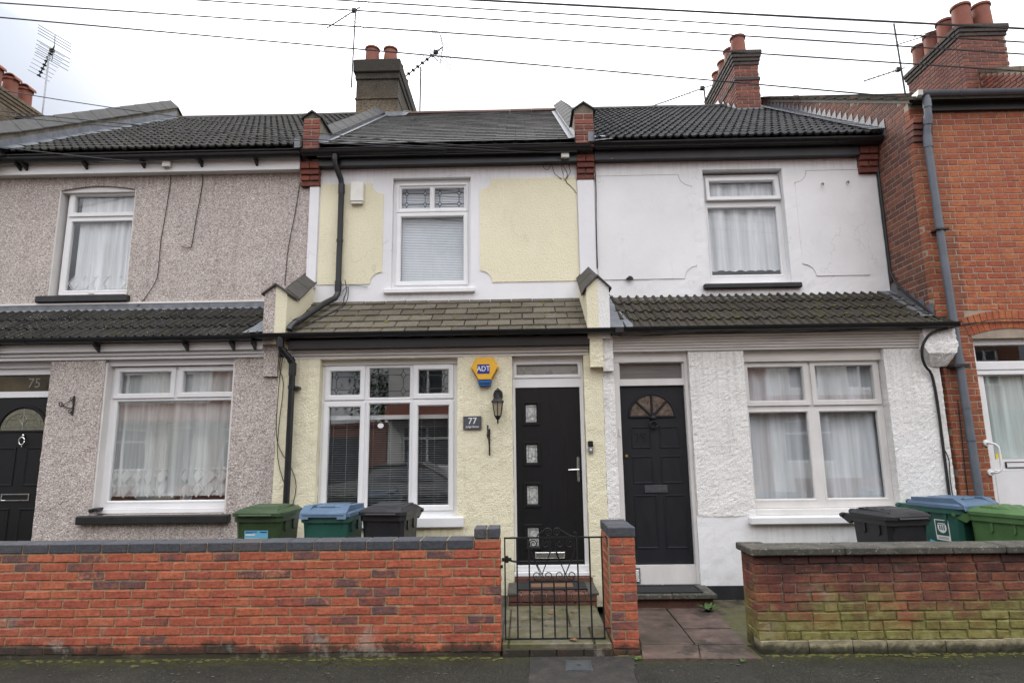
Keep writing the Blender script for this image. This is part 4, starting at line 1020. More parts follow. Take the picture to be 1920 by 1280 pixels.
# rainwater pipes
pipe(h, [(-2.555, .60, 5.77), (-2.555, .60, 5.68), (-2.545, .62, 5.60), (-2.495, .70, 5.44), (-2.49, .725, 5.36), (-2.49, .735, 4.6), (-2.49, .735, 3.86), (-2.49, .73, 3.80), (-2.51, .68, 3.73), (-2.56, .58, 3.665), (-2.60, .48, 3.60), (-2.70, .10, 3.345), (-2.76, -.09, 3.225), (-2.775, -.13, 3.185), (-2.78, -.15, 3.14)], .039, M['black_pvc'],
     collars=[((-2.555, .60, 5.76), (-2.555, .60, 5.68)), ((-2.49, .725, 5.38), (-2.49, .73, 5.25)), ((-2.49, .735, 4.58), (-2.49, .735, 4.54)), ((-2.49, .735, 3.98), (-2.49, .735, 3.84)), ((-2.735, .0, 3.28), (-2.752, -.05, 3.25))])
pipe(h, [(-2.865, -.185, 3.06), (-2.865, -.185, 2.95), (-2.85, -.17, 2.90), (-2.765, -.10, 2.79), (-2.745, -.085, 2.74), (-2.745, -.08, 1.6), (-2.745, -.08, .1)], .037, M['black_pvc'],
     collars=[((-2.865, -.185, 3.05), (-2.865, -.185, 2.93)), ((-2.85, -.172, 2.905), (-2.83, -.155, 2.88)), ((-2.772, -.106, 2.80), (-2.75, -.088, 2.76)), ((-2.745, -.083, 2.75), (-2.745, -.083, 2.60)), ((-2.745, -.083, 2.48), (-2.745, -.083, 2.44))])
obj('pipe_clip', MB().box(-2.79, -2.66, -.09, .0, 2.44, 2.47, b=.004), M['black_pvc'], h)
for pts in ([(-2.90, -.02, 2.93), (-2.93, -.02, 2.7), (-2.87, -.02, 2.5), (-2.90, -.02, 2.0), (-2.90, -.02, 1.7), (-2.86, -.02, 1.5), (-2.78, -.03, 1.3)], [(-2.88, -.02, 2.9), (-2.92, -.02, 2.6), (-2.93, -.02, 2.0), (-2.88, -.02, 1.75), (-2.72, -.02, 1.5), (-2.66, -.02, 1.3), (-2.70, -.02, 1.05)], [(-2.78, -.02, 2.8), (-2.76, -.02, 2.6), (-2.78, -.02, 2.3)]): cable('cable', pts, .0045, 'cable', h)
for pts in ([(-2.40, .74, 4.0), (-2.38, .76, 3.85), (-2.42, .78, 3.75), (-2.38, .6, 3.58), (-2.50, .35, 3.43), (-2.66, .05, 3.24)], [(-2.36, .76, 3.9), (-2.36, .74, 3.72), (-2.42, .55, 3.56), (-2.60, .2, 3.33), (-2.74, -.1, 3.14)]): cable('cable', pts, .006, 'cable', h)
cable('cable', [(-2.1, .783, 3.905), (-2.3, .78, 3.93), (-2.40, .78, 3.90), (-2.44, .78, 3.84)], .004, 'cable_grey', h)
cable('cable', [(1.06, .745, 5.7), (1.07, .75, 5.3), (1.055, .75, 4.8), (1.045, .75, 4.1)], .008, 'cable', h)

# ================================================================== pink-grey pebbledash house (75)
h = thing('terraced_house', 'pinkish grey pebbledashed terraced house with white window frames at the left', 'house', (-5, .4, 0), 'houses in the terrace')
body(h, -7.25, -2.95, None)
room(h, -7.2, -3.0, .15, 2.9, .27, 4); room(h, -7.2, -3.0, 3.75, 5.75, 1.07, 4.6)
UW = (-6.552, -5.448, 3.858, 5.475)
obj('upper_wall', panel(-7.9, -2.95, 3.5, 5.9, [UW], .8, 1.08, .05, .004, 11), M['pebble'], h)
# slightly arched window head
ah = [(-6.56, 5.50), (-6.56, 5.40)]+[(-6.552+1.104*k/10, 5.405+.062*math.sin(math.pi*k/10)) for k in range(11)]+[(-5.44, 5.40), (-5.44, 5.50)]
obj('window_arch', MB().prism(ah, 'y', .8005, .83), M['pebble'], h)
for a in (-6.553, -5.465): obj('window_reveal', B(a, a+.018, .806, 1.0, 3.858, 5.43), M['white_paint'], h)
obj('window_head', MB().prism([(-6.55, 5.385), (-5.45, 5.385)]+[(-5.45-1.10*k/10, 5.402+.062*math.sin(math.pi*k/10)) for k in range(11)], 'y', .832, 1.0), M['white_paint'], h)
obj('window_sill', B(-6.675, -5.39, .735, .9, 3.757, 3.852, b=.012), M['black_sill'], h)
pp = [(-6.382, -5.52, 5.105, 5.352), (-6.40, -5.52, 3.965, 4.97)]
w = upvc(h, (-6.48, -5.455, 3.90, 5.43), .9, pp, (0,), glass_m='glass_light')
obj('window_vent', B(-6.05, -5.97, .884, .905, 3.915, 3.925), M['white_paint'], w)
sh_ = sheet(-6.35, -5.44, 3.99, 5.36, .99, .014, 30, 2); obj('net_curtain', sh_, M['net'], w, smooth=True)
def lace(w, x0, x1, z0, z1, y, pitch, rows, mat='lace'):
    """lace border: diamonds of thread and solid lozenges with scalloped foot"""
    mb = MB(); n = int((x1-x0)/pitch); hz = (z1-z0)/rows
    mb.box(x0, x1, y-.002, y, z1-.012, z1)
    for i in range(n+1):
        for j in range(rows):
            cx, cz = x0+i*pitch+(pitch/2 if False else 0), z0+(j+.5)*hz
            a = pitch*.38; b_ = hz*.42
            mb.add([(cx-a, y, cz), (cx, y, cz-b_), (cx+a, y, cz), (cx, y, cz+b_)], [(0, 1, 2, 3)])
            for s1, s2 in (((-.5, 0), (0, .5)), ((0, .5), (.5, 0)), ((.5, 0), (0, -.5)), ((0, -.5), (-.5, 0))):
                mb.tube([(cx+s1[0]*pitch, y-.002, cz+s1[1]*hz), (cx+s2[0]*pitch, y-.002, cz+s2[1]*hz)], pitch*.035, 4)
        for s1 in range(3):
            mb.tube([(x0+i*pitch+pitch*(s1-1)*.33, y-.001, z0-.01+.02*abs(s1-1)), (x0+i*pitch+pitch*(s1-.0)*.33-pitch*.17, y-.001, z0+.03)], pitch*.03, 4)
    obj('lace_border', mb, M[mat], w, kind='stuff')
lace(w, -6.34, -5.45, 3.985, 4.19, .985, .17, 1)
# eaves
obj('fascia', B(-7.9, -3.08, .68, .80, 5.602, 5.93), M['white_fascia'], h); obj('soffit', B(-7.9, -3.08, .60, .80, 5.76, 5.80), M['white_fascia'], h)
gutter(h, -7.9, -3.04, .60, 5.80, .062)
for x in (-7.05, -6.96, -6.1, -5.28, -4.46, -3.68): bracket(h, x, .60, 5.78, .69)
roof(h, -7.20, -3.02, .55, roofz(.55)+.012, RS, 4.8, .2245, .30, roll_tile(.2245, .30, None), M['tile_lichen'], 0)
ridge(h, -7.2, -3.0, 4.5, roofz(4.5)+.03, M['ridge_dark'])
parapet(h, -7.42, .15, 6.12+.03, 6.25+.03, [(.45, -.05), (4.5, RS*4.05-.05), (4.9, RS*4.05-.25)], .42, (M['parapet_render'],)*2, M['slate_coping'])
fl = MB(); xa = -7.262
nst = 14
for k in range(nst):
    ya, yb = .5+k*4.0/nst, .5+(k+1)*4.0/nst
    fl.add([(xa, ya, roofz(ya)-.03), (xa, yb, roofz(yb)-.03), (xa, yb, roofz(yb)+.20), (xa, ya, roofz(ya)+.20), (xa+.15, ya, roofz(ya)+.07), (xa+.15, yb, roofz(yb)+.05), (xa, yb, roofz(yb)+.09), (xa, ya, roofz(ya)+.09)], [(0, 1, 2, 3), (7, 6, 5, 4)])
obj('flashing', fl, M['lead'], h)
obj('flashing', MB().prism([(.5, 5.83), (.72, 5.99), (.72, 6.06), (.5, 5.98)], 'x', -3.10, -3.02), M['lead'], h)
# lean-to
obj('flashing', MB().prism([(.775, 3.72), (.792, 3.72), (.792, 3.60), (.70, 3.635), (.69, 3.615), (.775, 3.585)], 'x', -7.9, -3.1), M['lead'], h)
obj('plaster_band', B(-7.9, -3.10, .77, .81, 3.725, 3.748), M['white_paint'], h)
roof(h, -7.85, -3.12, -.15, lroofz(-.15)+.012, LS, .98, .2245, .305, roll_tile(.2245, .305, None, roll=.028), M['tile_lichen'], 0, jit=.004)
obj('flashing', MB().add([(-3.36, -.14, 3.12), (-3.11, -.14, 3.13), (-3.115, .16, 3.42), (-3.2, .1, 3.33), (-3.27, -.02, 3.22)], [(0, 1, 2, 3, 4)]), M['lead'], h)
obj('fascia', B(-7.9, -3.115, -.10, .02, 2.925, 3.02), M['white_fascia'], h)
gutter(h, -7.9, -3.2, -.185, 3.075, .060)
for x in (-6.35, -5.1, -4.02, -3.46, -3.2): bracket(h, x, -.17, 3.04, -.09)
frieze(h, -7.9, -3.115, 2.838, 2.925, M['white_fascia'], -.05, 2)
GW = (-5.075, -3.482, 1.005, 2.845); GD = (-6.74, -5.742, .11, 2.845)
obj('ground_floor_wall', panel(-7.9, -2.945, -.05, 2.86, [GW, GD], 0, .26, .04, .005, 21), M['pebble'], h)
obj('pier', panel(-3.118, -2.945, 2.6, 3.0, [], -.045, .02, .03, .005, 4), M['pebble'], h)
for a in (-5.078, -3.506): obj('window_reveal', B(a, a+.028, .012, .14, 1.005, 2.80), M['white_paint'], h)
obj('window_sill', B(-5.20, -3.415, -.075, .12, .905, 1.003, b=.012), M['black_sill'], h)
obj('window_head', B(-5.075, -3.48, .05, .13, 2.765, 2.845), M['white_fascia'], h)
pp = [(-4.952, -4.322, 2.432, 2.69), (-4.165, -3.53, 2.437, 2.69), (-4.962, -3.53, 1.155, 2.33)]
w = upvc(h, (-5.05, -3.478, 1.07, 2.76), .12, pp, (0, 1))
obj('window_ledge', B(-5.05, -3.48, .085, .14, 1.01, 1.068, b=.006), M['upvc'], w)
obj('net_curtain', sheet(-5.0, -3.49, 1.20, 2.40, .20, .016, 24, 5), M['net_thin'], w, smooth=True)
obj('net_curtain', sheet(-5.0, -3.49, 2.40, 2.72, .20, .016, 28, 8), M['net_thin'], w, smooth=True)
obj('side_curtain', sheet(-4.55, -4.28, 1.1, 2.75, .30, .03, 40, 3), M['drape'], w, smooth=True)
obj('net_curtain', sheet(-4.2, -4.02, 1.1, 2.72, .27, .03, 40, 9), M['net'], w, smooth=True)
lace(w, -4.98, -3.50, 1.19, 1.52, .195, .148, 2)
dv = MB().box(-5.085, -5.04, -.03, .03, 1.04, 1.075, b=.005).box(-5.05, -4.99, -.02, .10, 1.05, 1.085, b=.005); obj('casement_stay', dv, M['black_iron'], h)
# door 75
fm = MB(); t_ = panel(-6.70, -5.70, .2, 2.76, [(-6.56, -5.76, .27, 2.405), (-6.56, -5.78, 2.478, 2.685)], .13, .2); fm.add(t_.v, t_.f)
dfm = obj('door_frame', fm, M['upvc'], h); obj('fanlight', B(-6.57, -5.77, .155, .161, 2.47, 2.69), M['glass_brown'], dfm)
M['etch'] = plain('etched_numerals', (.22, .21, .19), .5, .05, 9)
text_mesh('75', .165, Vector((-6.05, .151, 2.578)), M['etch'], dfm, 'etched_number', .001)
obj('door_head', B(-6.74, -5.742, .09, .14, 2.762, 2.845), M['white_fascia'], h)
acx, acz, ar = -6.125, 2.005, .275
arch = [(acx-ar, acz)]+[(acx+ar*math.cos(R(a)), acz+ar*math.sin(R(a))*.95) for a in range(180, -1, -12)]+[(acx+ar, acz)]
d = obj('front_door', B(-6.555, -5.765, .15, .19, .275, 2.40), M['black_door'], h)
am = MB(); n_ = 16
am.tube([(acx+(ar+.03)*math.cos(math.pi*k/n_), .148, acz+(ar+.03)*math.sin(math.pi*k/n_)*.95) for k in range(n_+1)], .018, 6); am.tube([(acx-ar-.04, .148, acz-.012), (acx+ar+.04, .148, acz-.012)], .016, 6)
obj('arch_frame', am, M['black_door'], d)
obj('pane', MB().prism(arch[1:-1], 'y', .143, .149), M['glass_olive'], d)
lm = MB()
for s1, s2 in (((-.24, .04), (.24, .04)), ((0, .0), (0, .26)), ((-.16, .13), (-.05, .13)), ((.05, .13), (.16, .13)), ((-.05, .13), (0, .2)), ((0, .2), (.05, .13)), ((.05, .13), (0, .06)), ((0, .06), (-.05, .13))): lm.tube([(acx+s1[0], .140, acz+s1[1]), (acx+s2[0], .140, acz+s2[1])], .0035, 5)
lm.tube([(acx+.22*math.cos(math.pi*k/14), .140, acz+.04+.17*math.sin(math.pi*k/14)) for k in range(15)], .0035, 5)
obj('leading', lm, M['silver_lead'], d)
for (a, b_, c, e_) in ((-6.49, -6.17, 1.34, 1.80), (-6.05, -5.80, 1.34, 1.80), (-6.49, -6.17, .42, 1.08), (-6.05, -5.80, .42, 1.08)):
    rm = MB(); ring(rm, (a, b_, c, e_), (a+.035, b_-.035, c+.035, e_-.035), .140, .155, .02); obj('door_panel', rm, M['black_door'], d)
km = MB().tube([(acx+.03+.035*math.cos(R(a)), .12, 1.875+.045*math.sin(R(a))) for a in range(0, 361, 24)], .009, 6).lathe([(.001, 0), (.018, .005), (.012, .03), (.001, .035)], (acx+.03, .135, 1.925), 10).lathe([(.001, 0), (.012, .004), (.001, .02)], (acx+.03, .13, 1.80), 8)
obj('knocker', km, M['chrome'], d, smooth=True)
lb = MB(); ring(lb, (-6.285, -5.94, 1.165, 1.25), (-6.27, -5.955, 1.18, 1.235), .135, .15, .005); obj('letter_box', lb, M['chrome'], d); obj('letter_flap', B(-6.27, -5.955, .142, .15, 1.19, 1.222), M['black_door'], d)
for pts in ([(-4.98, .79, 5.62), (-4.96, .79, 5.5), (-4.99, .785, 5.0), (-5.02, .785, 4.6), (-5.02, .785, 4.2), (-5.05, .785, 4.02), (-5.2, .785, 3.76), (-5.26, .76, 3.68)], [(-4.52, .79, 5.6), (-4.5, .79, 5.45), (-4.55, .785, 4.9), (-4.58, .785, 4.52)], [(-4.58, .785, 4.52), (-4.66, .785, 4.52), (-4.72, .785, 4.53)], [(-3.1, .785, 5.45), (-3.15, .785, 5.0), (-3.22, .785, 4.5), (-3.24, .785, 4.1), (-3.24, .785, 3.95)]): cable('cable', pts, .0052, 'cable', h)
cable('cable', [(-3.62, -.06, 2.85), (-3.4, -.07, 2.84), (-3.2, -.06, 2.85), (-3.13, -.05, 2.875)], .005, 'white_paint', h)

# ================================================================== white house (79)
h = thing('terraced_house', 'white rendered terraced house with dark tiled roof and panelled black door', 'house', (3, .4, 0), 'houses in the terrace')
body(h, .95, 4.98, None)
room(h, 1.0, 4.9, .15, 2.9, .27, 4); room(h, 1.0, 4.9, 3.75, 5.75, 1.07, 4.6)
UW = (2.575, 3.682, 3.868, 5.522)
obj('upper_wall', panel(1.06, 4.985, 3.5, 5.9, [UW], .8, 1.08, .06, .003, 31), M['smooth_white'], h)
obj('render_panel', MB().prism(scallop(1.065, 2.405, 3.95, 5.455, ('tr', 'br'), .17), 'y', .7925, .81), M['smooth_white'], h)
obj('render_panel', MB().prism(scallop(3.845, 4.735, 3.955, 5.475, ('tl', 'bl'), .17), 'y', .7925, .81), M['smooth_white'], h)
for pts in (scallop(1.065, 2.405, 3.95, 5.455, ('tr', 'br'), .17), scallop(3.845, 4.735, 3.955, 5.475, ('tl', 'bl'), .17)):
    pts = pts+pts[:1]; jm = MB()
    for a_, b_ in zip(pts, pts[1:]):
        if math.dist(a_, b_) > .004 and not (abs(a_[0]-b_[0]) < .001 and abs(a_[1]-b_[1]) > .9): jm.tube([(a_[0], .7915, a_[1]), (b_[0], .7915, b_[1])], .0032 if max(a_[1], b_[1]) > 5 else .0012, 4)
    obj('panel_shadow_line', jm, M['joint'], h, kind='stuff')  # grey tubes drawn in place of the shadow line round the raised panels
corbel(h, 4.735, 4.985, [(5.41, 5.495), (5.495, 5.58), (5.58, 5.665), (5.665, 5.78)], .745, .022)
obj('window_sill', B(2.478, 3.792, .735, .92, 3.79, 3.86, b=.012), M['black_sill'], h)
pp = [(2.692, 3.60, 5.155, 5.385), (2.655, 3.607, 4.025, 4.997)]
w = upvc(h, (2.577, 3.68, 3.90, 5.49), .92, pp, (), glass_m='glass_light')
so = MB(); ring(so, (2.635, 3.67, 5.095, 5.445), (2.692, 3.60, 5.155, 5.385), .0, .035); so.xf(Matrix.Translation((0, .893, 5.445)) @ Matrix.Rotation(R(-5), 4, 'X') @ Matrix.Translation((0, 0, -5.445)))
obj('open_sash', so, M['upvc'], w)
obj('net_curtain', sheet(2.62, 3.66, 4.09, 5.40, 1.0, .018, 26, 4, .02), M['net'], w, smooth=True)
obj('fascia', B(1.06, 4.72, .68, .80, 5.648, 5.93), M['fascia_peel'], h); obj('soffit', B(1.06, 4.99, .60, .80, 5.77, 5.80), M['black_pvc'], h)
gutter(h, 1.0, 4.99, .595, 5.845, .064)
roof(h, 1.045, 4.98, .55, roofz(.55)+.012, RS, 4.8, .2245, .30, roll_tile(.2245, .30, None), M['tile_dark'], 0)
ridge(h, 1.05, 4.3, 4.5, roofz(4.5)+.03, M['ridge_dark'])
obj('flashing', MB().add([(1.045, .50, 5.84), (1.045, .50, 6.0), (1.05, .75, 6.15), (1.05, .75, 6.05), (1.25, .55, 5.92), (1.2, .68, 6.01), (1.30, .50, 5.865)], [(0, 1, 2, 3), (0, 3, 5, 4, 6)]), M['lead'], h)
obj('flashing', B(.96, 1.047, .53, .545, 5.85, 5.99), M['lead'], h)
# stepped flashing against the brick side wall
fl = MB(); n_ = 26
for k in range(n_):
    ya, yb = .5+k*3.7/n_, .5+(k+1)*3.7/n_
    fl.add([(4.992, ya, roofz(ya)-.02), (4.992, yb, roofz(yb)-.02), (4.992, yb, roofz(yb)+.10), (4.992, ya, roofz(ya)+.24), (4.80, ya, roofz(ya)+.088), (4.80, yb, roofz(yb)+.080), (4.992, yb, roofz(yb)+.09), (4.992, ya, roofz(ya)+.10)], [(0, 1, 2, 3), (7, 6, 5, 4)])
obj('stepped_flashing', fl, M['lead'], h)
# its chimney
def brick_stack(parent, x0, x1, y0, y1, z0, z1, mat, pit=.075, bands=(), corb=3, cd=.022, matc='brick_soot', dcap=60):
    c = obj('chimney', B(x0+.008, x1-.008, y0+.008, y1-.008, z0, z1), M['mortar_grey'], parent)
    mb = MB(); z = z1-pit; k = 0
    while z > z0-.01:
        over = 0; m2 = None
        off = .0 if k % 2 else .115
        for (cx, L) in course(x0, x1, .2335, off): mb.r = rng.random(); mb.box(cx-L/2, cx+L/2, y0, y0+.1, z, z+pit-.01, b=.004)
        for (cy, L) in course(y0+.105, y1, .2335, off+.06): 
            mb.r = rng.random(); mb.box(x0, x0+.1, cy-L/2, cy+L/2, z, z+pit-.01, b=.004)
            mb.box(x1-.1, x1, cy-L/2, cy+L/2, z, z+pit-.01, b=.004)
        z -= pit; k += 1
    obj('brickwork', mb, M[mat], c, kind='stuff')
    cm = MB()
    def course_band(z, e_):
        mb_ = cm; mb_.r = rng.random()
        mb_.box(x0-e_+.006, x1+e_-.006, y0-e_+.006, y1+e_-.006, z, z+pit)
        for (cx, L) in course(x0-e_, x1+e_, .2335, rng.uniform(0, .2)): mb_.r = rng.random(); mb_.box(cx-L/2, cx+L/2, y0-e_, y0-e_+.1, z+.002, z+pit-.008, b=.005)
        for (cy, L) in course(y0-e_+.105, y1+e_, .2335, rng.uniform(0, .2)):
            mb_.r = rng.random(); mb_.box(x0-e_, x0-e_+.1, cy-L/2, cy+L/2, z+.002, z+pit-.008, b=.005); mb_.box(x1+e_-.1, x1+e_, cy-L/2, cy+L/2, z+.002, z+pit-.008, b=.005)
    for k in range(corb): course_band(z1+k*pit, cd*(k+1) if k < corb-1 or corb < 3 else cd*corb)
    for zb in bands: course_band(zb, cd)
    obj('corbel', cm, M[matc], c, kind='stuff'); return c
ch = brick_stack(h, 4.30, 4.775, 3.75, 5.42, 8.0, 9.10, 'brick_chimney', bands=(8.77,), corb=4, cd=.017)
for y in (3.98, 4.38, 4.78, 5.18): pot(ch, 4.50, y, 9.40, .47, .15, .135)
obj('flashing', MB().box(4.28, 4.79, 3.725, 3.745, 7.95, 8.17).prism([(3.73, 8.0), (4.9, 8.85), (4.9, 8.97)]+[(3.73+k*.14-.0, 8.0+k*.14*.7+(.25 if k % 2 else .12)) for k in range(7, -1, -1)], 'x', 4.275, 4.29), M['lead'], h)
# ground floor
GW = (2.652, 4.312, .905, 2.84); GD = (1.10, 1.995, .155, 2.83)
obj('ground_floor_wall', panel(.962, 4.952, .912, 2.86, [GW, GD], 0, .26, .025, .0055, 41, 24), M['roughcast'], h)
obj('plinth_wall', panel(1.98, 4.95, .158, .912, [], .006, .26, .06, .003, 33), M['smooth_white'], h)
obj('pier_foot', panel(.962, 1.10, -.05, .912, [], 0, .26, .025, .0055, 44, 24), M['roughcast'], h)
obj('plinth', MB().box(1.985, 4.95, -.012, .2, -.05, .157), M['plinth_black'], h)
obj('corbel_block', panel(.963, 1.085, 2.60, 3.03, [], -.07, .02, .03, .010, 7, 12), M['roughcast'], h)
cbk = MB(); t_ = panel(4.735, 5.13, 2.6, 3.035, [], -.12, .02, .03, .010, 8, 12); cbk.add(t_.v, t_.f)
cbk.v = [(x-(.10*max(0, (2.85-z)/.25) if x > 4.95 else 0)+(.12*max(0, (2.8-z)/.2) if x < 4.85 else 0), y+.10*max(0, (2.75-z)/.15) if y < 0 else y, z) for x, y, z in cbk.v]
obj('corbel_block', cbk, M['roughcast'], h)
frieze(h, 1.085, 4.735, 2.835, 3.0, M['cream_frieze'], -.05, 5)
obj('fascia', B(1.085, 5.05, -.09, .02, 3.0, 3.05), M['cream_frieze'], h)
gutter(h, 1.04, 5.10, -.185, 3.095, .058)
obj('gutter_union', MB().box(1.10, 1.20, -.25, -.12, 3.02, 3.10, b=.01), M['black_pvc'], h)
roof(h, 1.16, 5.10, -.16, lroofz(-.16)+.012, LS, 1.12, .2245, .29, roll_tile(.2245, .29, None, roll=.029), M['tile_brown'], 0, jit=.004)
obj('flashing', MB().prism([(.775, 3.69), (.792, 3.69), (.792, 3.60), (.71, 3.655), (.70, 3.635), (.775, 3.58)], 'x', 1.06, 4.985), M['lead'], h)
obj('flashing', MB().add([(1.062, -.15, 3.10), (1.062, .72, 3.66), (1.20, .72, 3.67), (1.24, .4, 3.47), (1.29, .1, 3.27), (1.36, -.14, 3.12), (1.22, -.17, 3.10)], [(0, 1, 2, 3, 4, 5, 6)]), M['lead'], h)
vt = MB()
for k in range(5):
    ya, yb = .02+k*.16, .02+(k+1)*.16
    vt.add([(4.84, ya, lroofz(ya)+.055), (5.0, ya, lroofz(ya)+.06), (5.0, yb, lroofz(yb)+.05), (4.84, yb, lroofz(yb)+.045)], [(0, 1, 2, 3)])
    vt.add([(4.994, ya, lroofz(ya)), (4.994, yb, lroofz(yb)), (4.994, yb, lroofz(yb)+.10), (4.994, ya, lroofz(ya)+.22)], [(0, 1, 2, 3)])
obj('stepped_flashing', vt, M['lead'], h)
ms = MB()
for k in range(60):
    row = rng.randrange(4); y = -.16+row*.29*.833+rng.uniform(-.01, .05); x = rng.uniform(1.4, 5.0); rr_ = rng.uniform(.008, .02); s0 = len(ms.v)
    ms.lathe([(.001, .5), (.6, .35), (.95, 0), (1.0, -.3)], (0, 0, 0), 7); ms.xf(Matrix.Translation((x, y, lroofz(y)+.06)) @ Matrix.Rotation(R(33), 4, 'X') @ Matrix.Diagonal((rr_*1.6, rr_, rr_*.7, 1)), s0)
obj('moss', ms, M['moss'], h, smooth=True, kind='stuff')
# timber window
P79 = [(2.728, 3.385, 2.232, 2.634), (3.538, 4.225, 2.232, 2.64), (2.712, 3.40, 1.088, 2.09), (3.548, 4.23, 1.09, 2.09)]
w = upvc(h, (2.655, 4.308, .985, 2.70), .12, P79, (0, 1), mat='white_paint', bead=.01)
obj('window_head', B(2.655, 4.31, .06, .13, 2.70, 2.838), M['cream_frieze'], h)
obj('sill_board', B(2.64, 4.31, .03, .13, .912, .982, b=.008), M['white_paint'], w)
obj('window_sill', B(2.565, 4.40, -.075, .10, .822, .908, b=.012), M['sill_white'], h)
obj('net_curtain', sheet(2.69, 4.27, 1.0, 2.12, .24, .022, 17, 14), M['net_blue'], w, smooth=True)
obj('net_curtain', sheet(2.69, 4.27, 2.12, 2.68, .24, .020, 19, 17), M['net_blue'], w, smooth=True)
# door 79
fm = MB(); t_ = panel(1.10, 1.995, .155, 2.825, [(1.172, 1.95, .368, 2.435), (1.182, 1.935, 2.515, 2.705)], .09, .2); fm.add(t_.v, t_.f); fm.box(1.10, 1.17, .06, .10, .155, 2.82, b=.006); fm.box(1.953, 1.995, .06, .10, .155, 2.82, b=.006); fm.box(1.10, 1.995, .056, .10, 2.71, 2.834, b=.006)
dfm = obj('door_frame', fm, M['white_paint'], h); obj('fanlight', B(1.175, 1.94, .14, .146, 2.51, 2.71), M['glass_reed'], dfm)
vm = MB(); vm.box(1.18, 1.315, .078, .092, .175, .345)
obj('air_vent', vm, M['alu'], h)
for i in range(2):
    for k in range(6): obj('louvre', B(1.195+i*.058, 1.243+i*.058, .062, .08, .195+k*.022, .208+k*.022, b=.003), M['chrome'], h)
ax_, az_, ar = 1.552, 2.062, .272
d = obj('front_door', B(1.174, 1.948, .13, .17, .37, 2.433), M['door_old'], h)
n_ = 18
fan = [(ax_+ar*math.cos(math.pi*k/n_), az_+ar*math.sin(math.pi*k/n_)*.99) for k in range(n_+1)]
obj('pane', MB().prism(fan, 'y', .124, .13), M['glass_patterned'], d)
am = MB().tube([(p[0], .122, p[1]) for p in fan], .014, 6); am.tube([(ax_-ar, .122, az_), (ax_+ar, .122, az_)], .014, 6)
for a in (45, 90, 135): am.tube([(ax_, .120, az_), (ax_+ar*math.cos(R(a)), .120, az_+ar*math.sin(R(a)))], .014, 6)
obj('sunburst_frame', am, M['door_old'], d)
for q in ((1.295, 1.525, 1.69, 1.945), (1.63, 1.865, 1.69, 1.945), (1.295, 1.535, 1.28, 1.60), (1.63, 1.87, 1.28, 1.60), (1.295, 1.56, .545, 1.15), (1.64, 1.895, .545, 1.15)):
    rm = MB(); ring(rm, q, (q[0]+.03, q[1]-.03, q[2]+.03, q[3]-.03), .122, .135, .018); obj('door_panel', rm, M['door_old'], d)
km = MB().tube([(ax_+.01+.042*math.cos(R(a)), .098, 1.965+.042*math.sin(R(a))) for a in range(0, 361, 24)], .011, 6).lathe([(.001, -.03), (.035, -.02), (.04, .02), (.001, .04)], (ax_+.01, .118, 2.045), 10).lathe([(.001, 0), (.02, .004), (.001, .02)], (ax_+.01, .098, 1.93), 8)
obj('knocker', km, M['door_old'], d, smooth=True)
text_mesh('79', .15, Vector((1.41, .128, 1.815)), M['door_old'], d, 'raised_number', .006)
obj('letter_plate', B(1.42, 1.69, .118, .13, 1.175, 1.262, b=.004), M['iron_cover'], d)
obj('lock', MB().lathe([(.001, 0), (.02, 0), (.018, .012), (.001, .014)], (0, 0, 0), 12).xf(Matrix.Translation((1.225, .128, 1.60)) @ Matrix.Rotation(R(90), 4, 'X')), M['brass'], d)
obj('door_bell', B(1.135, 1.158, .045, .06, 1.83, 1.93, b=.004), M['plastic_white'], h)
st = obj('doorstep', MB().box(.98, 2.0, -.36, .05, -.05, .112, b=.008), M['brick_step'], h)
for (a, b_) in ((.97, 1.56), (1.565, 2.03)): obj('tread_slab', B(a, b_, -.41, .08, .114, .165, b=.008), M['concrete'], st)
# cables on the white house
cable('cable', [(1.15, -.13, 3.01), (1.3, -.12, 3.0), (2.2, -.11, 3.03), (3.3, -.11, 3.02), (4.3, -.11, 3.05), (4.8, -.11, 3.03)], .005, 'cable', h)
cable('cable', [(5.0, -.16, 3.03), (4.82, -.14, 2.98), (4.72, -.12, 2.86), (4.70, -.10, 2.72), (4.75, -.06, 2.6), (4.83, -.03, 2.5), (4.86, -.02, 2.2), (4.86, -.02, 1.6), (4.86, -.02, 1.0), (4.87, -.02, .4)], .016, 'cable', h)
cable('cable', [(4.87, -.03, 1.62), (4.90, -.03, 1.5), (4.885, -.03, 1.3), (4.89, -.03, 1.0)], .006, 'cable', h)
cable('cable', [(1.08, .0, 3.55), (1.2, .3, 3.5), (1.28, .1, 3.38), (1.18, -.1, 3.22)], .005, 'cable', h)
obj('hook', MB().tube([(4.21, .79, 5.27), (4.21, .75, 5.27), (4.22, .75, 5.25), (4.21, .75, 5.235)], .007), M['iron_cover'], h); obj('hook', MB().tube([(4.56, .79, 5.29), (4.56, .75, 5.29), (4.57, .75, 5.27), (4.56, .75, 5.255)], .007), M['iron_cover'], h)
obj('vent_pipe', MB().prism([(1.43, 3.95), (1.53, 3.95), (1.50, 3.985), (1.47, 3.985)], 'y', .74, .80), M['black_pvc'], h)

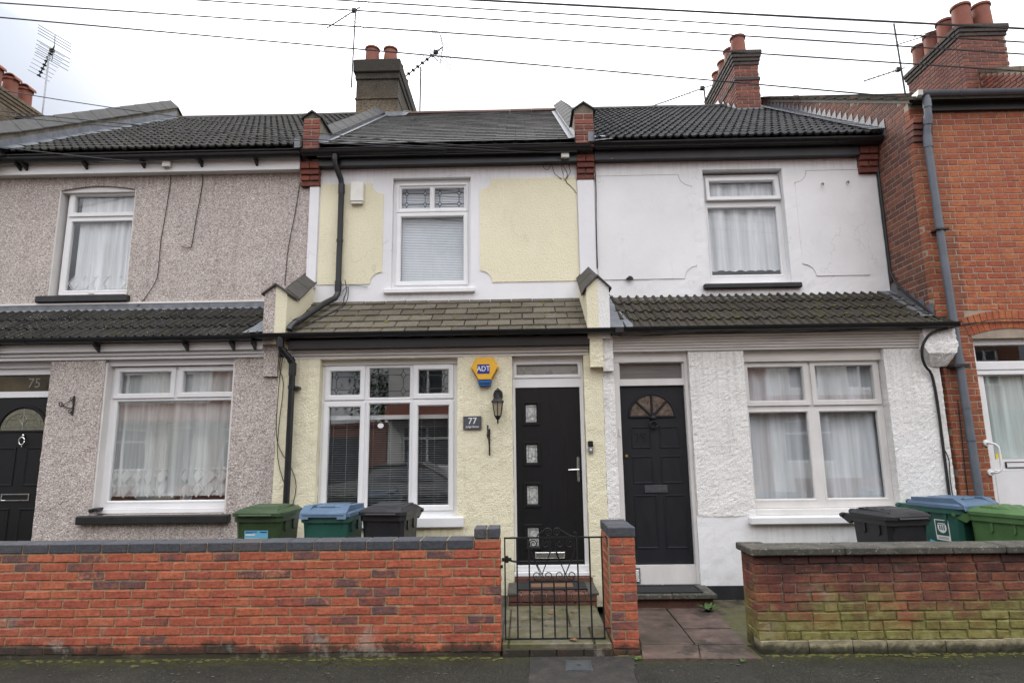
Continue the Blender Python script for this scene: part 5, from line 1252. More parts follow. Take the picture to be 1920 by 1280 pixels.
# ================================================================== brick house (81)
h = thing('terraced_house', 'orange red brick house with white glazed door at the right edge', 'house', (7, .4, 0), 'houses in the terrace')
SR = .62
def vz(y): return 6.05+SR*(y+.05)
R81 = (5.45, 6.33, .05, 2.93)
fr_w = obj('front_brickwork', panel(5.012, 9.0, -.1, 6.02, [(5.385, 6.32, .0, 2.93)], .005, .3), M['mortar_grey'], h)
sd_w = obj('side_brickwork', MB().prism([(.012, -.1), (8.6, -.1), (8.6, 6.05), (4.3, vz(4.3)-.05), (.012, vz(0)-.05)], 'x', 5.005, 5.2), M['mortar_grey'], h)
obj('roof_deck', MB().add([(5.0, -.15, 5.98), (9.0, -.15, 5.98), (9.0, 4.3, vz(4.3)-.06), (5.0, 4.3, vz(4.3)-.06), (5.0, 8.6, 6.0), (9.0, 8.6, 6.0)], [(0, 1, 2, 3), (3, 2, 5, 4)]), M['tile_dark'], h)
room(h, 5.3, 8.9, .1, 2.9, .31, 4)
PF = .0778; it = []; sd_ = []
acx, acr, acz = 5.8525, 1.44, 1.60
for k in range(76):
    z = .12+k*PF
    if z > 5.94: break
    off = [0, .165][k % 2]+rng.uniform(-.006, .006)
    segs = [(5.0, 9.0)]
    if z < 2.95: segs = [(5.0, 5.385), (6.32, 9.0)]
    elif z < acz+acr+.245:
        half = .50 if z < 3.25 else math.sqrt(max(0, (acr+.245)**2-(z-acz)**2))
        half = min(half, .56)
        if half > .02: segs = [(5.0, acx-half), (acx+half, 9.0)]
    for (a, b_) in segs:
        for (c, L) in flemish(a, b_, off if a == 5.0 else rng.uniform(0, .2), .218, .104): it.append((c, .05, z, L, 0))
    off = [.165, 0][k % 2]
    ymax = 8 if z > 5.9 else 1.0
    if z > 2.75:
        for (c, L) in flemish(.105, 1.15, off, .218, .104): sd_.append((5.05, c, z, L, R(90)))
for k in range(76, 116):
    z = .12+k*PF
    for (c, L) in flemish(.0, 4.6, [.165, 0][k % 2], .218, .104):
        if roofz(c)+.02 < z < vz(c)-.065 and c > .0: sd_.append((5.05, c, z, L, R(90)))
for k in range(71, 76):
    z = .12+k*PF
    for (c, L) in flemish(1.15 if z <= 5.94 else .105, 3, 0, .218, .104):
        if roofz(c) < z < vz(c)-.1: sd_.append((5.05, c, z, L, R(90)))
front_near = sorted(it, key=lambda t: (t[0] > 6.7 or (t[2] < .9), (t[0]-0)**2+(t[2]-1.75)**2+51))
lay(fr_w, front_near, PF-.012, .10, M['brick_81'], cap=190, b=.004)
lay(sd_w, sorted(sd_, key=lambda t: t[1]**2+(t[2]-1.75)**2), PF-.012, .10, M['brick_side'], cap=110, b=.004)
# arch of two brick rings
for ri in (0, 1):
    r0_ = acr+.004+ri*.118
    n_ = 15; tot = math.asin(.50/acr)*2
    for k in range(n_):
        a = -tot/2+tot*(k+.5)/n_
        bm = B(-.034, .034, -.05, .05, -.054, .054, b=.004); bm.xf(Matrix.Translation((acx+(r0_+.056)*math.sin(a), .045, acz+(r0_+.056)*math.cos(a))) @ Matrix.Rotation(a, 4, 'Y'))
        obj('arch_brick', bm, M['brick_81'], fr_w)
# door 81
fm = MB(); t_ = panel(5.385, 6.32, .05, 2.93, [(5.49, 6.24, .3, 2.5), (5.47, 6.25, 2.665, 2.86)], .10, .18); fm.add(t_.v, t_.f)
fm.prism([(5.385, 2.93)]+[(acx+acr*math.sin(a), acz+acr*math.cos(a)-.003) for a in [math.asin(.4675/acr)*(k/6-1) for k in range(13)]]+[(6.32, 2.93)], 'y', .06, .18); fm.box(5.385, 6.32, .075, .10, 2.86, 2.93)
fm.box(5.40, 6.31, .08, .10, 2.50, 2.545, b=.005); fm.box(5.40, 6.31, .08, .10, 2.56, 2.66, b=.005)
dfm = obj('door_frame', fm, M['upvc'], h); obj('fanlight', quad(5.46, 6.26, 2.66, 2.87, .13), M['glass_light'], dfm)
d = obj('front_door', panel(5.488, 6.242, .3, 2.502, [(5.53, 6.2, 1.51, 2.49)], .11, .16), M['upvc'], h)
obj('pane', quad(5.52, 6.21, 1.50, 2.50, .13), M['glass_light'], d); obj('net_curtain', sheet(5.5, 6.22, 1.5, 2.5, .19, .02, 26, 6), M['net_green'], d, smooth=True)
rm = MB(); ring(rm, (5.50, 6.23, .4, 1.39), (5.525, 6.205, .42, 1.37), .102, .13, .01); rm.box(5.51, 6.22, .104, .12, .41, 1.38); obj('door_panel', rm, M['sill_white'], d)
rm = MB(); ring(rm, (5.635, 5.95, 1.41, 1.48), (5.65, 5.935, 1.42, 1.47), .095, .12, .004); obj('letter_box', rm, M['black_pvc'], d); obj('letter_flap', B(5.65, 5.935, .10, .11, 1.42, 1.47), M['upvc'], d)
obj('sticker', B(5.555, 5.63, .126, .129, 1.515, 1.575), M['sticker_yellow'], d)
gr = MB().tube([(5.37, -.01, 1.70), (5.37, -.05, 1.70), (5.40, -.085, 1.69), (5.435, -.09, 1.655), (5.44, -.09, 1.60), (5.44, -.09, 1.45), (5.43, -.09, 1.40), (5.40, -.08, 1.37), (5.375, -.05, 1.365), (5.375, -.01, 1.365)], .013, 10)
for z in (1.70, 1.365): gr.xf(Matrix()); s0 = len(gr.v); gr.lathe([(.001, .016), (.036, .014), (.04, 0)], (0, 0, 0), 14); gr.xf(Matrix.Translation((5.372, -.001, z)) @ Matrix.Rotation(R(90), 4, 'X'), s0)
obj('grab_rail', gr, M['upvc'], h, smooth=False, autosmooth=40)
# eaves and pipe
obj('fascia', B(5.25, 9.0, -.05, .0, 5.86, 6.0), M['black_sill'], h); obj('soffit', B(5.02, 9.0, -.12, .0, 5.965, 6.0), M['black_sill'], h)
gutter(h, 5.06, 9.0, -.15, 6.045, .065, M['grey_pipe'])
obj('gutter_end', MB().prism([(-.215, 6.05), (-.2, 5.99), (-.15, 5.965), (-.09, 5.99), (-.085, 6.05)], 'x', 5.0, 5.062), M['plastic_white'], h)
for k in range(4): obj('brick', B(4.992, 5.235, -.022-.016*k, .105, .12+(69+k)*PF-PF/2+.004, .12+(69+k)*PF+PF/2-.004, b=.005), M['brick_side'], fr_w)
pipe(h, [(5.13, -.15, 6.0), (5.13, -.15, 5.86), (5.13, -.14, 5.72), (5.12, -.10, 5.55), (5.118, -.085, 5.4), (5.122, -.085, 4.0), (5.135, -.085, 2.4), (5.15, -.085, 1.0), (5.155, -.085, .1)], .044, M['grey_pipe'],
     collars=[((5.13, -.15, 5.95), (5.13, -.148, 5.84)), ((5.13, -.14, 5.74), (5.125, -.12, 5.63)), ((5.12, -.092, 5.5), (5.118, -.085, 5.34)), ((5.133, -.085, 2.68), (5.134, -.085, 2.56)), ((5.142, -.085, 1.75), (5.142, -.085, 1.73)), ((5.14, -.085, 2.12), (5.14, -.085, 2.10))])
obj('pipe_clip', MB().box(5.06, 5.20, -.14, .0, 4.25, 4.275, b=.004), M['cable'], h); obj('pipe_clip', MB().box(5.03, 5.21, -.14, .0, 2.575, 2.615, b=.004), M['cable'], h)
cable('cable', [(5.16, -.01, 3.08), (5.4, -.02, 3.115), (5.8, -.02, 3.12), (6.5, -.02, 3.12)], .007, 'cable', h)
cable('cable', [(5.10, -.02, 2.2), (5.09, -.02, 1.8), (5.07, -.02, 1.3), (5.07, -.02, .9)], .006, 'cable', h)
cable('cable', [(4.995, .78, 5.7), (4.99, .76, 5.0), (4.99, .77, 4.2), (4.985, .72, 3.9), (4.98, .5, 3.63), (4.985, .2, 3.38), (5.0, -.03, 3.17)], .014, 'cable', h)
pipe(h, [(4.992, .76, 5.75), (4.992, .76, 5.0), (4.992, .765, 3.85)], .022, M['cable'], 'waste_pipe')
# roof verge courses (stepped tiles seen edge-on)
for k in range(16):
    y = -.16+k*.28
    obj('verge_tile', MB().prism([(y, vz(y)-.035), (y+.36, vz(y+.36)-.045), (y+.36, vz(y+.36)-.025), (y, vz(y)+.012)], 'x', 4.955, 9.0), M['tile_brown'], h)
obj('verge_mortar', MB().prism([(-.05, vz(-.05)-.09), (4.3, vz(4.3)-.11), (4.3, vz(4.3)-.045), (-.05, vz(-.05)-.03)], 'x', 4.985, 5.1), M['mortar_fillet'], h)
ch = brick_stack(h, 8.35, 9.2, 3.2, 4.75, 7.2, 9.22, 'brick_chimney', corb=3, cd=.02)
for (x, y) in ((8.62, 3.42), (9.0, 3.42), (8.62, 3.85), (8.62, 4.25), (8.62, 4.62), (9.0, 3.85)): pot(ch, x, y, 9.44, .58, .165, .15, lip=True)
pm = MB().prism([(-.1, 6.0), (3.25, 8.1), (3.25, 8.55), (-.1, 6.48)], 'x', 8.62, 8.85); obj('party_parapet', pm, M['mortar_grey'], h)
bm = MB()
for k in range(34):
    z = 6.05+k*.075
    for (c, L) in course(-.1, 3.2, .2335, 0 if k % 2 else .117):
        if vz(c)-.1 < z < vz(c)+.36: bm.r = rng.random(); bm.box(8.606, 8.7, c-L/2, c+L/2, z, z+.064, b=.004)
obj('parapet_brickwork', bm, M['brick_chimney'], h, kind='stuff')
for k in range(14): y = .0+k*.235; obj('coping_brick', MB().prism([(y, vz(y)+.40), (y+.225, vz(y+.225)+.40), (y+.225, vz(y+.225)+.49), (y, vz(y)+.49)], 'x', 8.60, 8.87), M['brick_stock'], h)

# ================================================================== next house beyond the left parapet
h = thing('terraced_house', 'neighbouring house at the far left of which only roof and blackened chimney show', 'house', (-9.5, .4, 0), 'houses in the terrace')
obj('wall', panel(-12, -7.92, -.1, 5.85, [], .82, 1.05), M['pebble'], h)
obj('roof', MB().prism([(.5, 5.86), (4.5, roofz(4.5)+.02), (8.4, 5.86)], 'x', -12, -7.58), M['tile_dark'], h)
obj('roof_edge', B(-12, -7.58, 4.3, 4.7, roofz(4.5)+.0, roofz(4.5)+.05), M['ridge_dark'], h)
ch = brick_stack(h, -11.4, -10.56, 2.4, 4.90, 7.4, 8.78, 'brick_stock', corb=4, cd=.017, matc='brick_stock')
for y in (4.0, 4.40, 4.78):
    o = pot(ch, -10.85, y, 9.08, .52, .14, .13)
    q = [(-10.85+.18*math.cos(R(a)), 9.56+.14*math.sin(R(a))) for a in range(0, 181, 15)]; q2 = [(-10.85+.16*math.cos(R(a)), 9.56+.12*math.sin(R(a))) for a in range(180, -1, -15)]
    obj('hood', MB().prism(q+q2, 'y', y-.10, y+.09), M['pot'], o)

# ================================================================== wheelie bins
def wheelie(label, loc, rot, mb_, ml_, mrim, group, w=.48, d=.55, hgt=.98, lid='ridge'):
    t = thing('wheelie_bin', label, 'wheelie bin', loc, group); t.rotation_euler = (0, 0, rot); BASE.pop(t.name)
    W2, D2 = w/2, d/2
    def loop(hw, yf, yb, z, c=.035):
        return [(-hw+c, yf, z), (hw-c, yf, z), (hw, yf+c, z), (hw, yb-c, z), (hw-c, yb, z), (-hw+c, yb, z), (-hw, yb-c, z), (-hw, yf+c, z)]
    lv = [loop(W2*.74, -D2*.62, D2*.80, .03), loop(W2*.76, -D2*.66, D2*.82, .10), loop(W2*.90, -D2*.9, D2*.94, hgt-.14), loop(W2*.92, -D2*.93, D2*.95, hgt-.06)]
    bm = MB(); n = 8; vs = sum(lv, []); fs = [tuple(range(8))[::-1]]
    for k in range(3): fs += [(k*n+i, k*n+(i+1) % n, (k+1)*n+(i+1) % n, (k+1)*n+i) for i in range(n)]
    bm.add(vs, fs)
    for sx_ in (-1, 1):                      # gussets under the rim
        for yy in (-.13, .06): bm.prism([(yy, hgt-.05), (yy+.02, hgt-.05), (yy+.02, hgt-.17), (yy, hgt-.15)], 'x', sx_*W2*.87, sx_*(W2*.96))
    for xx in (-W2*.72, 0, W2*.72): bm.prism([(-D2*.98, hgt-.05), (-D2*.86, hgt-.05), (-D2*.86, hgt-.18 if xx else hgt-.12)], 'x', xx-.007, xx+.007)
    obj('body', bm, M[mb_], t, autosmooth=30)
    rm = MB(); o = loop(W2, -D2, D2, 0, .045); i_ = loop(W2*.9, -D2*.9, D2*.93, 0, .04)
    vs = [(p[0], p[1], z) for z in (hgt-.065, hgt) for p in o]+[(p[0], p[1], z) for z in (hgt-.065, hgt) for p in i_]
    fs = []
    for i in range(8):
        j = (i+1) % 8; fs += [(i, j, 8+j, 8+i), (16+j, 16+i, 24+i, 24+j), (8+i, 8+j, 24+j, 24+i), (j, i, 16+i, 16+j)]
    rm.add(vs, fs)
    obj('rim', rm, M[mrim], t, autosmooth=30)
    hm = MB()
    for sx_ in (-1, 1): hm.prism([(D2*.9, hgt-.06), (D2+.02, hgt-.10), (D2+.13, hgt-.05), (D2+.13, hgt+.0), (D2*.9, hgt-.01)], 'x', sx_*W2*.82-.02, sx_*W2*.82+.02)
    hm.tube([(-W2*.98, D2+.115, hgt-.025), (W2*.98, D2+.115, hgt-.025)], .021, 10); hm.tube([(-W2*.8, D2+.03, hgt+.02), (W2*.8, D2+.03, hgt+.02)], .016, 8)
    obj('handle', hm, M[mrim], t, autosmooth=40)
    # lid: skirt, crown and raised bands
    lm = MB(); e = .012; z0 = hgt+.004
    L = [loop(W2+e, -D2-.03, D2+.01, z0-.014, .05), loop(W2+e, -D2-.03, D2+.01, z0+.018, .05), loop(W2-.02, -D2-.005, D2-.01, z0+.04, .05), loop(W2-.075, -D2+.06, D2-.06, z0+.066, .05)]
    vs = sum(L, []); fs = []
    for k in range(3): fs += [(k*8+i, k*8+(i+1) % 8, (k+1)*8+(i+1) % 8, (k+1)*8+i) for i in range(8)]
    fs.append(tuple(range(24, 32))); lm.add(vs, fs)
    if lid == 'ridge':
        for yy in (-.10, .0, .10): lm.box(-W2*.62, W2*.62, yy-.03, yy+.03, z0+.05, z0+.076, b=.008)
        for sx_ in (-1, 1): lm.prism([(-D2-.028, z0+.0), (-D2+.03, z0+.052), (D2*.6, z0+.07), (D2*.6, z0+.035), (-D2-.01, z0+.0)], 'x', sx_*W2*.72-.02, sx_*W2*.72+.02)
        lm.tube([(-W2*.66, -D2-.035, z0-.004), (W2*.66, -D2-.035, z0-.004)], .013, 8)
    else:
        lm.box(-W2*.55, W2*.55, -D2*.55, D2*.5, z0+.05, z0+.085, b=.012)
        for sx_ in (-1, 1): lm.prism([(-D2-.036, z0-.03), (-D2-.02, z0+.03), (-D2+.08, z0+.09), (D2*.8, z0+.075), (D2*.8, z0+.03), (-D2+.05, z0+.04)], 'x', sx_*W2*.78-.045, sx_*W2*.78+.045)
        lm.box(-W2*.3, W2*.3, -D2*.7, -D2*.6, z0+.05, z0+.09, b=.008)
    for sx_ in (-1, 1): lm.prism([(D2*.7, z0+.03), (D2+.05, z0+.04), (D2+.05, z0), (D2*.7, z0-.0)], 'x', sx_*W2*.6-.03, sx_*W2*.6+.03)
    obj('lid', lm, M[ml_], t, autosmooth=35)
    for sx_ in (-1, 1):
        wm = MB().lathe([(.001, -.022), (.09, -.022), (.10, -.012), (.10, .012), (.09, .022), (.001, .022)], (0, 0, 0), 18); wm.xf(Matrix.Translation((sx_*W2*.72, D2*.86, .10)) @ Matrix.Rotation(R(90), 4, 'Y')); obj('wheel', wm, M['rubber'], t, autosmooth=40)
    return t
GL, GR = 'bins behind the long red wall', 'bins behind the old wall'
b1 = wheelie('dark green wheelie bin with pale blue sticker, left of the blue-lidded bin', (-2.64, -.80, .075), R(-3), 'bin_green', 'bin_green', 'bin_green', GL, w=.50, d=.52, hgt=1.02)
b2 = wheelie('teal wheelie bin with blue lid behind the long red brick wall', (-1.955, -.82, .075), R(-4), 'bin_teal', 'bin_blue', 'bin_teal', GL, w=.49, d=.56, hgt=1.01, lid='open')
b3 = wheelie('black wheelie bin in front of the leaded window', (-1.37, -.82, .075), R(-7), 'bin_black', 'bin_black', 'bin_black', GL, w=.47, d=.54, hgt=1.02)
b4 = wheelie('black wheelie bin behind the old mossy brick wall', (3.68, -.82, .012), R(12), 'bin_black', 'bin_black', 'bin_black', GR, w=.49, d=.54, hgt=.985)
b5 = wheelie('teal wheelie bin with blue lid and white crest sticker, between black and bright green bins', (4.60, -.40, .012), R(20), 'bin_teal', 'bin_blue', 'bin_teal', GR, w=.56, d=.60, hgt=1.04, lid='open')
b6 = wheelie('bright green wheelie bin at the right edge behind the old wall', (4.83, -.93, .012), R(28), 'bin_lightgreen', 'bin_lightgreen', 'bin_lightgreen', GR, w=.54, d=.56, hgt=1.0)
def on_front(t, name, x0, x1, z0, z1, mat, d=.52, k=0, hgt=1.02):
    """thin printed sheet lying on the sloping bin front"""
    sl = (-d/2*.66+d/2*.9)/(.04-hgt+.14+.06-.06) if False else None
    def yy(z): a = (z-.10)/(hgt-.24); return -d/2*(.66+.24*a)-.002-.0012*k
    return obj(name, MB().add([(x0, yy(z0), z0), (x1, yy(z0), z0), (x1, yy(z1), z1), (x0, yy(z1), z1)], [(0, 1, 2, 3)]), M[mat], t)
st = on_front(b1, 'sticker', -.13, .11, .66, .872, 'sticker_blue', k=0)
on_front(b1, 'sticker_label', -.12, -.02, .825, .838, 'sticker_white', k=1); on_front(b1, 'sticker_label', -.12, .01, .67, .80, 'sticker_white', k=1); on_front(b1, 'sticker_print', .045, .095, .68, .80, 'sticker_green', k=1)
on_front(b1, 'sticker_print', .03, .10, .85, .862, 'logo_blue', k=1); on_front(b1, 'sticker_print', -.12, .0, .856, .864, 'logo_blue', k=1); on_front(b1, 'sticker_print', -.12, -.05, .846, .85, 'logo_blue', k=1); on_front(b1, 'sticker_print', .055, .085, .735, .775, 'sticker_white', k=2)
# crest sticker on the left side of the blue-lidded bin
def on_side(t, pts, name, mat, k=0, w=.56, hgt=1.04):
    def xx(z): a = (z-.10)/(hgt-.24); return -w/2*(.76+.14*a)-.002-.0012*k
    return obj(name, MB().add([(xx(z), y, z) for y, z in pts], [tuple(range(len(pts)))]), M[mat], t)
cx, cz = -.06, .80
def R2(w, z0, z1): return [(cx+w, z0), (cx-w, z0), (cx-w, z1), (cx+w, z1)]
on_side(b5, R2(.075, cz-.105, cz+.105), 'sticker', 'sticker_white'); on_side(b5, R2(.066, cz-.055, cz+.097), 'sticker_ground', 'bin_teal', 1)
sh = [(cx+.048*math.cos(R(a))*(1 if math.sin(R(a)) > 0 else 1), cz+.025+(.055*math.sin(R(a)) if math.sin(R(a)) < 0 else .045*min(1, 2*math.sin(R(a))))) for a in range(0, 360, 20)]
on_side(b5, sh, 'crest_shield', 'sticker_white', 2)
for q in (-.022, .0, .022): on_side(b5, [(cx+q+.006, cz-.0), (cx+q-.006, cz-.0), (cx+q-.006, cz+.045), (cx+q+.006, cz+.045)], 'crest_mark', 'bin_teal', 3)
on_side(b5, [(cx+.04, cz+.052), (cx-.04, cz+.052), (cx-.04, cz+.06), (cx+.04, cz+.06)], 'crest_mark', 'bin_teal', 3)
for q in (-.075, -.088): on_side(b5, [(cx+.055, cz+q), (cx-.055, cz+q), (cx-.055, cz+q+.004), (cx+.055, cz+q+.004)], 'sticker_print', 'bin_teal', 2)
on_side(b5, [(.10, .645), (.02, .635), (.03, .675), (.09, .69)], 'sticker', 'sticker_blue', 1)

# ================================================================== fittings on the fronts
t = thing('alarm_box', 'yellow hexagonal alarm box with blue base beside the black door', 'alarm box', (-.447, -.005, 2.64))
hx = [(-.615, 2.665), (-.527, 2.505), (-.362, 2.505), (-.279, 2.665), (-.345, 2.785), (-.548, 2.785)]
hc = (-.447, 2.645); hin = [(hc[0]+(p[0]-hc[0])*.88, hc[1]+(p[1]-hc[1])*.88) for p in hx]
mb = MB(); mb.prism(hx, 'y', -.045, -.005)
obj('case', mb, M['bell_edge'], t)
mb = MB(); n = 6; vs = [(p[0], -.045, p[1]) for p in hx]+[(p[0], -.075, p[1]) for p in hin]; mb.add(vs, [(i, (i+1) % 6, 6+(i+1) % 6, 6+i) for i in range(6)]+[(6, 7, 8, 9, 10, 11)]); obj('cover', mb, M['bell_yellow'], t)
for s_ in (-1, 1):
    for k in range(6):
        f_ = .22+k*.12; p0 = (hx[0] if s_ < 0 else hx[3]); p1 = (hx[1] if s_ < 0 else hx[2]); x = p0[0]+(p1[0]-p0[0])*f_; z = p0[1]+(p1[1]-p0[1])*f_
        obj('vent_slot', B(x-.010-s_*.012, x+.010-s_*.012, -.068, -.04, z-.004, z+.004), M['soot'], t)
obj('strobe', MB().prism([(-.530, 2.512), (-.36, 2.512), (-.375, 2.445), (-.515, 2.445)], 'y', -.07, -.005), M['bell_blue'], t)
obj('strobe_lens', B(-.51, -.38, -.082, -.06, 2.47, 2.505, b=.006), M['bell_blue'], t)
lg = obj('logo_panel', B(-.532, -.388, -.0785, -.074, 2.590, 2.70), M['logo_blue'], t)
text_mesh('ADT', .088, Vector((-.460, -.0795, 2.645)), M['logo_white'], lg, 'lettering', .001, sx=.88).data.transform(Matrix.Translation((0, 0, 0)))
t = thing('wall_lantern', 'black coach lantern on the yellow wall beside the black door', 'lamp', (-.30, -.005, 2.22))
obj('back_plate', MB().lathe([(.001, .0), (.062, .0), (.058, .018), (.001, .022)], (0, 0, 0), 16).xf(Matrix.Translation((-.292, -.0, 2.335)) @ Matrix.Rotation(R(90), 4, 'X') @ Matrix.Diagonal((.95, 1.25, 1, 1))), M['black_iron'], t, autosmooth=40)
obj('arm', MB().tube([(-.292, -.015, 2.36), (-.292, -.06, 2.41), (-.292, -.12, 2.40), (-.292, -.13, 2.355)], .011, 8).tube([(-.292, -.13, 2.36), (-.292, -.13, 2.33)], [.008, .02], 8), M['black_iron'], t, smooth=True)
lx, ly = -.292, -.13
def hexa(mb, z0, r0, z1, r1, n=6): 
    vs = [(lx+rr_*math.cos(2*math.pi*(k+.5)/n), ly+rr_*math.sin(2*math.pi*(k+.5)/n), z) for (rr_, z) in ((r0, z0), (r1, z1)) for k in range(n)]
    mb.add(vs, [(k, (k+1) % n, n+(k+1) % n, n+k) for k in range(n)]+[tuple(range(n))[::-1], tuple(range(n, 2*n))])
rm = MB(); hexa(rm, 2.245, .088, 2.258, .085); hexa(rm, 2.257, .076, 2.285, .058); hexa(rm, 2.284, .058, 2.315, .028); hexa(rm, 2.314, .026, 2.345, .012)
obj('roof', rm, M['black_iron'], t)
obj('glass', (lambda m: (hexa(m, 2.085, .040, 2.245, .066), m)[1])(MB()), M['amber_glass'], t)
cg = MB()
for k in range(6):
    a = 2*math.pi*(k+.5)/6; cg.tube([(lx+.042*math.cos(a), ly+.042*math.sin(a), 2.083), (lx+.069*math.cos(a), ly+.069*math.sin(a), 2.248)], .0055, 5)
hexa(cg, 2.07, .036, 2.087, .048); obj('cage', cg, M['black_iron'], t)
obj('finial', MB().lathe([(.034, 2.07), (.022, 2.05), (.008, 2.035), (.012, 2.02), (.009, 2.005), (.001, 1.985)], (lx, ly, 0), 12), M['black_iron'], t, smooth=True)
t = thing('house_number_plaque', 'dark slate number plaque reading 77 on the yellow wall', 'sign', (-.597, -.005, 2.013))
pl = obj('plate', B(-.705, -.490, -.030, -.008, 1.938, 2.092, b=.003), M['slate_sign'], t)
text_mesh('77', .105, Vector((-.597, -.0305, 2.032)), M['logo_white'], pl, 'number', .0008)
text_mesh('Judge Street', .036, Vector((-.597, -.0305, 1.968)), M['logo_white'], pl, 'street_name', .0008, sx=.86)
obj('screw', MB().lathe([(.001, .002), (.005, 0)], (0, 0, 0), 8).xf(Matrix.Translation((-.692, -.031, 2.015)) @ Matrix.Rotation(R(90), 4, 'X')), M['soot'], pl); obj('screw', MB().lathe([(.001, .002), (.005, 0)], (0, 0, 0), 8).xf(Matrix.Translation((-.503, -.031, 2.015)) @ Matrix.Rotation(R(90), 4, 'X')), M['soot'], pl)
t = thing('hanging_basket_bracket', 'black basket bracket below the lantern, seen edge on', 'bracket', (-.40, -.005, 1.8))
obj('back_bar', MB().box(-.425, -.408, -.022, -.008, 1.83, 1.985, b=.003).box(-.405, -.388, -.03, -.008, 1.63, 1.94, b=.003), M['black_iron'], t)
obj('arm', MB().tube([(-.416, -.02, 1.93), (-.412, -.26, 1.86), (-.40, -.27, 1.83)], .006, 6).tube([(-.396, -.02, 1.66), (-.40, -.13, 1.80), (-.408, -.24, 1.86)], .005, 6), M['black_iron'], t)
t = thing('hanging_basket_bracket', 'black scrolled basket bracket on the pink grey pebbledash pier', 'bracket', (-5.41, -.005, 2.3))
obj('back_bar', B(-5.412, -5.396, -.025, -.008, 2.17, 2.405, b=.003), M['black_iron'], t)
def sp(cx, cz, r0, a0, tn, sg): return [(cx+r0*(1-.7*k/20)*math.cos(a0+sg*tn*6.28*k/20), -.02, cz+r0*(1-.7*k/20)*math.sin(a0+sg*tn*6.28*k/20)) for k in range(21)]
obj('scroll_arm', MB().tube([(-5.404, -.02, 2.37), (-5.47, -.02, 2.33), (-5.53, -.02, 2.29)]+sp(-5.555, 2.31, .032, R(-30), 1.1, -1), .006, 6).tube([(-5.404, -.02, 2.25), (-5.47, -.02, 2.26), (-5.53, -.02, 2.285)], .006, 6).tube(sp(-5.43, 2.21, .028, R(80), 1.0, 1), .005, 6).tube(sp(-5.432, 2.365, .024, R(-40), 1.0, 1), .005, 6), M['black_iron'], t, smooth=True)
t = thing('video_doorbell', 'small silver and black video doorbell right of the black door', 'doorbell', (.787, -.005, 1.71))
obj('camera_unit', B(.757, .817, -.030, -.006, 1.715, 1.785, b=.006), M['black_pvc'], t); fp = obj('face_plate', B(.757, .817, -.032, -.006, 1.643, 1.714, b=.006), M['alu'], t)
obj('button', MB().lathe([(.001, 0), (.014, 0), (.014, .004), (.001, .004)], (0, 0, 0), 14).xf(Matrix.Translation((.787, -.033, 1.685)) @ Matrix.Rotation(R(90), 4, 'X')), M['plastic_white'], fp)
t = thing('alarm_box', 'blank white alarm box high on the yellow wall beside the downpipe', 'alarm box', (-2.275, .79, 5.26))
obj('case', MB().box(-2.368, -2.18, .72, .79, 5.125, 5.415, b=.012), M['plastic_white'], t); obj('base', B(-2.355, -2.192, .73, .79, 5.095, 5.124, b=.006), M['plastic_white'], t)
def junction(label, x, z, s_):
    t = thing('junction_box', label, 'junction box', (x, .66, z)); obj('cover', B(x-s_, x+s_, .625, .674, z-.042, z+.045, b=.006), M['plastic_white'], t); obj('cable_gland', MB().tube([(x-.01, .65, z-.045), (x-.01, .65, z-.065)], .01, 8), M['cable_grey'], t); return t
junction('white junction box on the eaves at the right of the yellow house', .645, 5.71, .055); junction('white junction box on the white fascia of the pebbledash house', -4.95, 5.70, .058)
jb = [o for o in bpy.data.objects if o.name == 'junction_box'][0]
for pts in ([(.62, .66, 5.66), (.60, .74, 5.55), (.66, .77, 5.42), (.68, .78, 5.50), (.62, .74, 5.60)], [(.66, .66, 5.66), (.72, .74, 5.5), (.65, .78, 5.40), (.75, .785, 5.28), (.80, .785, 5.2)], [(.58, .66, 5.68), (.45, .70, 5.66), (.34, .74, 5.60), (.40, .76, 5.55), (.46, .76, 5.62), (.5, .77, 5.5), (.60, .78, 5.42)]):
    cable('cable_tail', pts, .0042, 'cable', jb)
t = thing('cable_insulator', 'small white insulator hanging below the junction box', 'insulator', (.66, .77, 5.45))
obj('body', MB().lathe([(.001, -.05), (.012, -.05), (.016, -.03), (.018, .02), (.012, .035), (.001, .035)], (.645, .77, 5.46), 10), M['plastic_white'], t, smooth=True)
# mats
t = thing('door_mat', 'black rubber doormat with brown centre on the step of the yellow house', 'doormat', (.29, -.3, .22))
obj('border', panel(-.08, .66, .0, .33, [(.06, .52, .07, .26)], 0, .012).xf(Matrix.Translation((0, -.40, .234)) @ Matrix.Rotation(R(-90), 4, 'X')), M['rubber'], t)
bm = MB(); bm.box(-.075, .655, -.395, -.075, .219, .226); t0 = bm
for o in [c for c in t.children]: bpy.data.objects.remove(o)
fm = MB(); fm.box(-.08, .66, -.41, -.325, .222, .236, b=.004).box(-.08, .66, -.135, -.07, .222, .236, b=.004).box(-.08, .06, -.324, -.136, .222, .236, b=.004).box(.52, .66, -.324, -.136, .222, .236, b=.004)
obj('border', fm, M['rubber'], t); obj('pile', B(.061, .519, -.324, -.136, .221, .233), M['coir'], t)
t = thing('door_mat', 'worn black rubber doormat on the step of the white house', 'doormat', (1.45, -.2, .165))
obj('border', MB().box(1.08, 1.90, -.36, -.335, .166, .182, b=.004).box(1.08, 1.90, -.06, -.03, .166, .182, b=.004).box(1.08, 1.105, -.334, -.061, .166, .182, b=.004).box(1.875, 1.90, -.334, -.061, .166, .182, b=.004), M['rubber'], t)
mb = MB(); mb.box(1.106, 1.874, -.334, -.061, .166, .174); obj('tread', mb, M['rubber'], t)
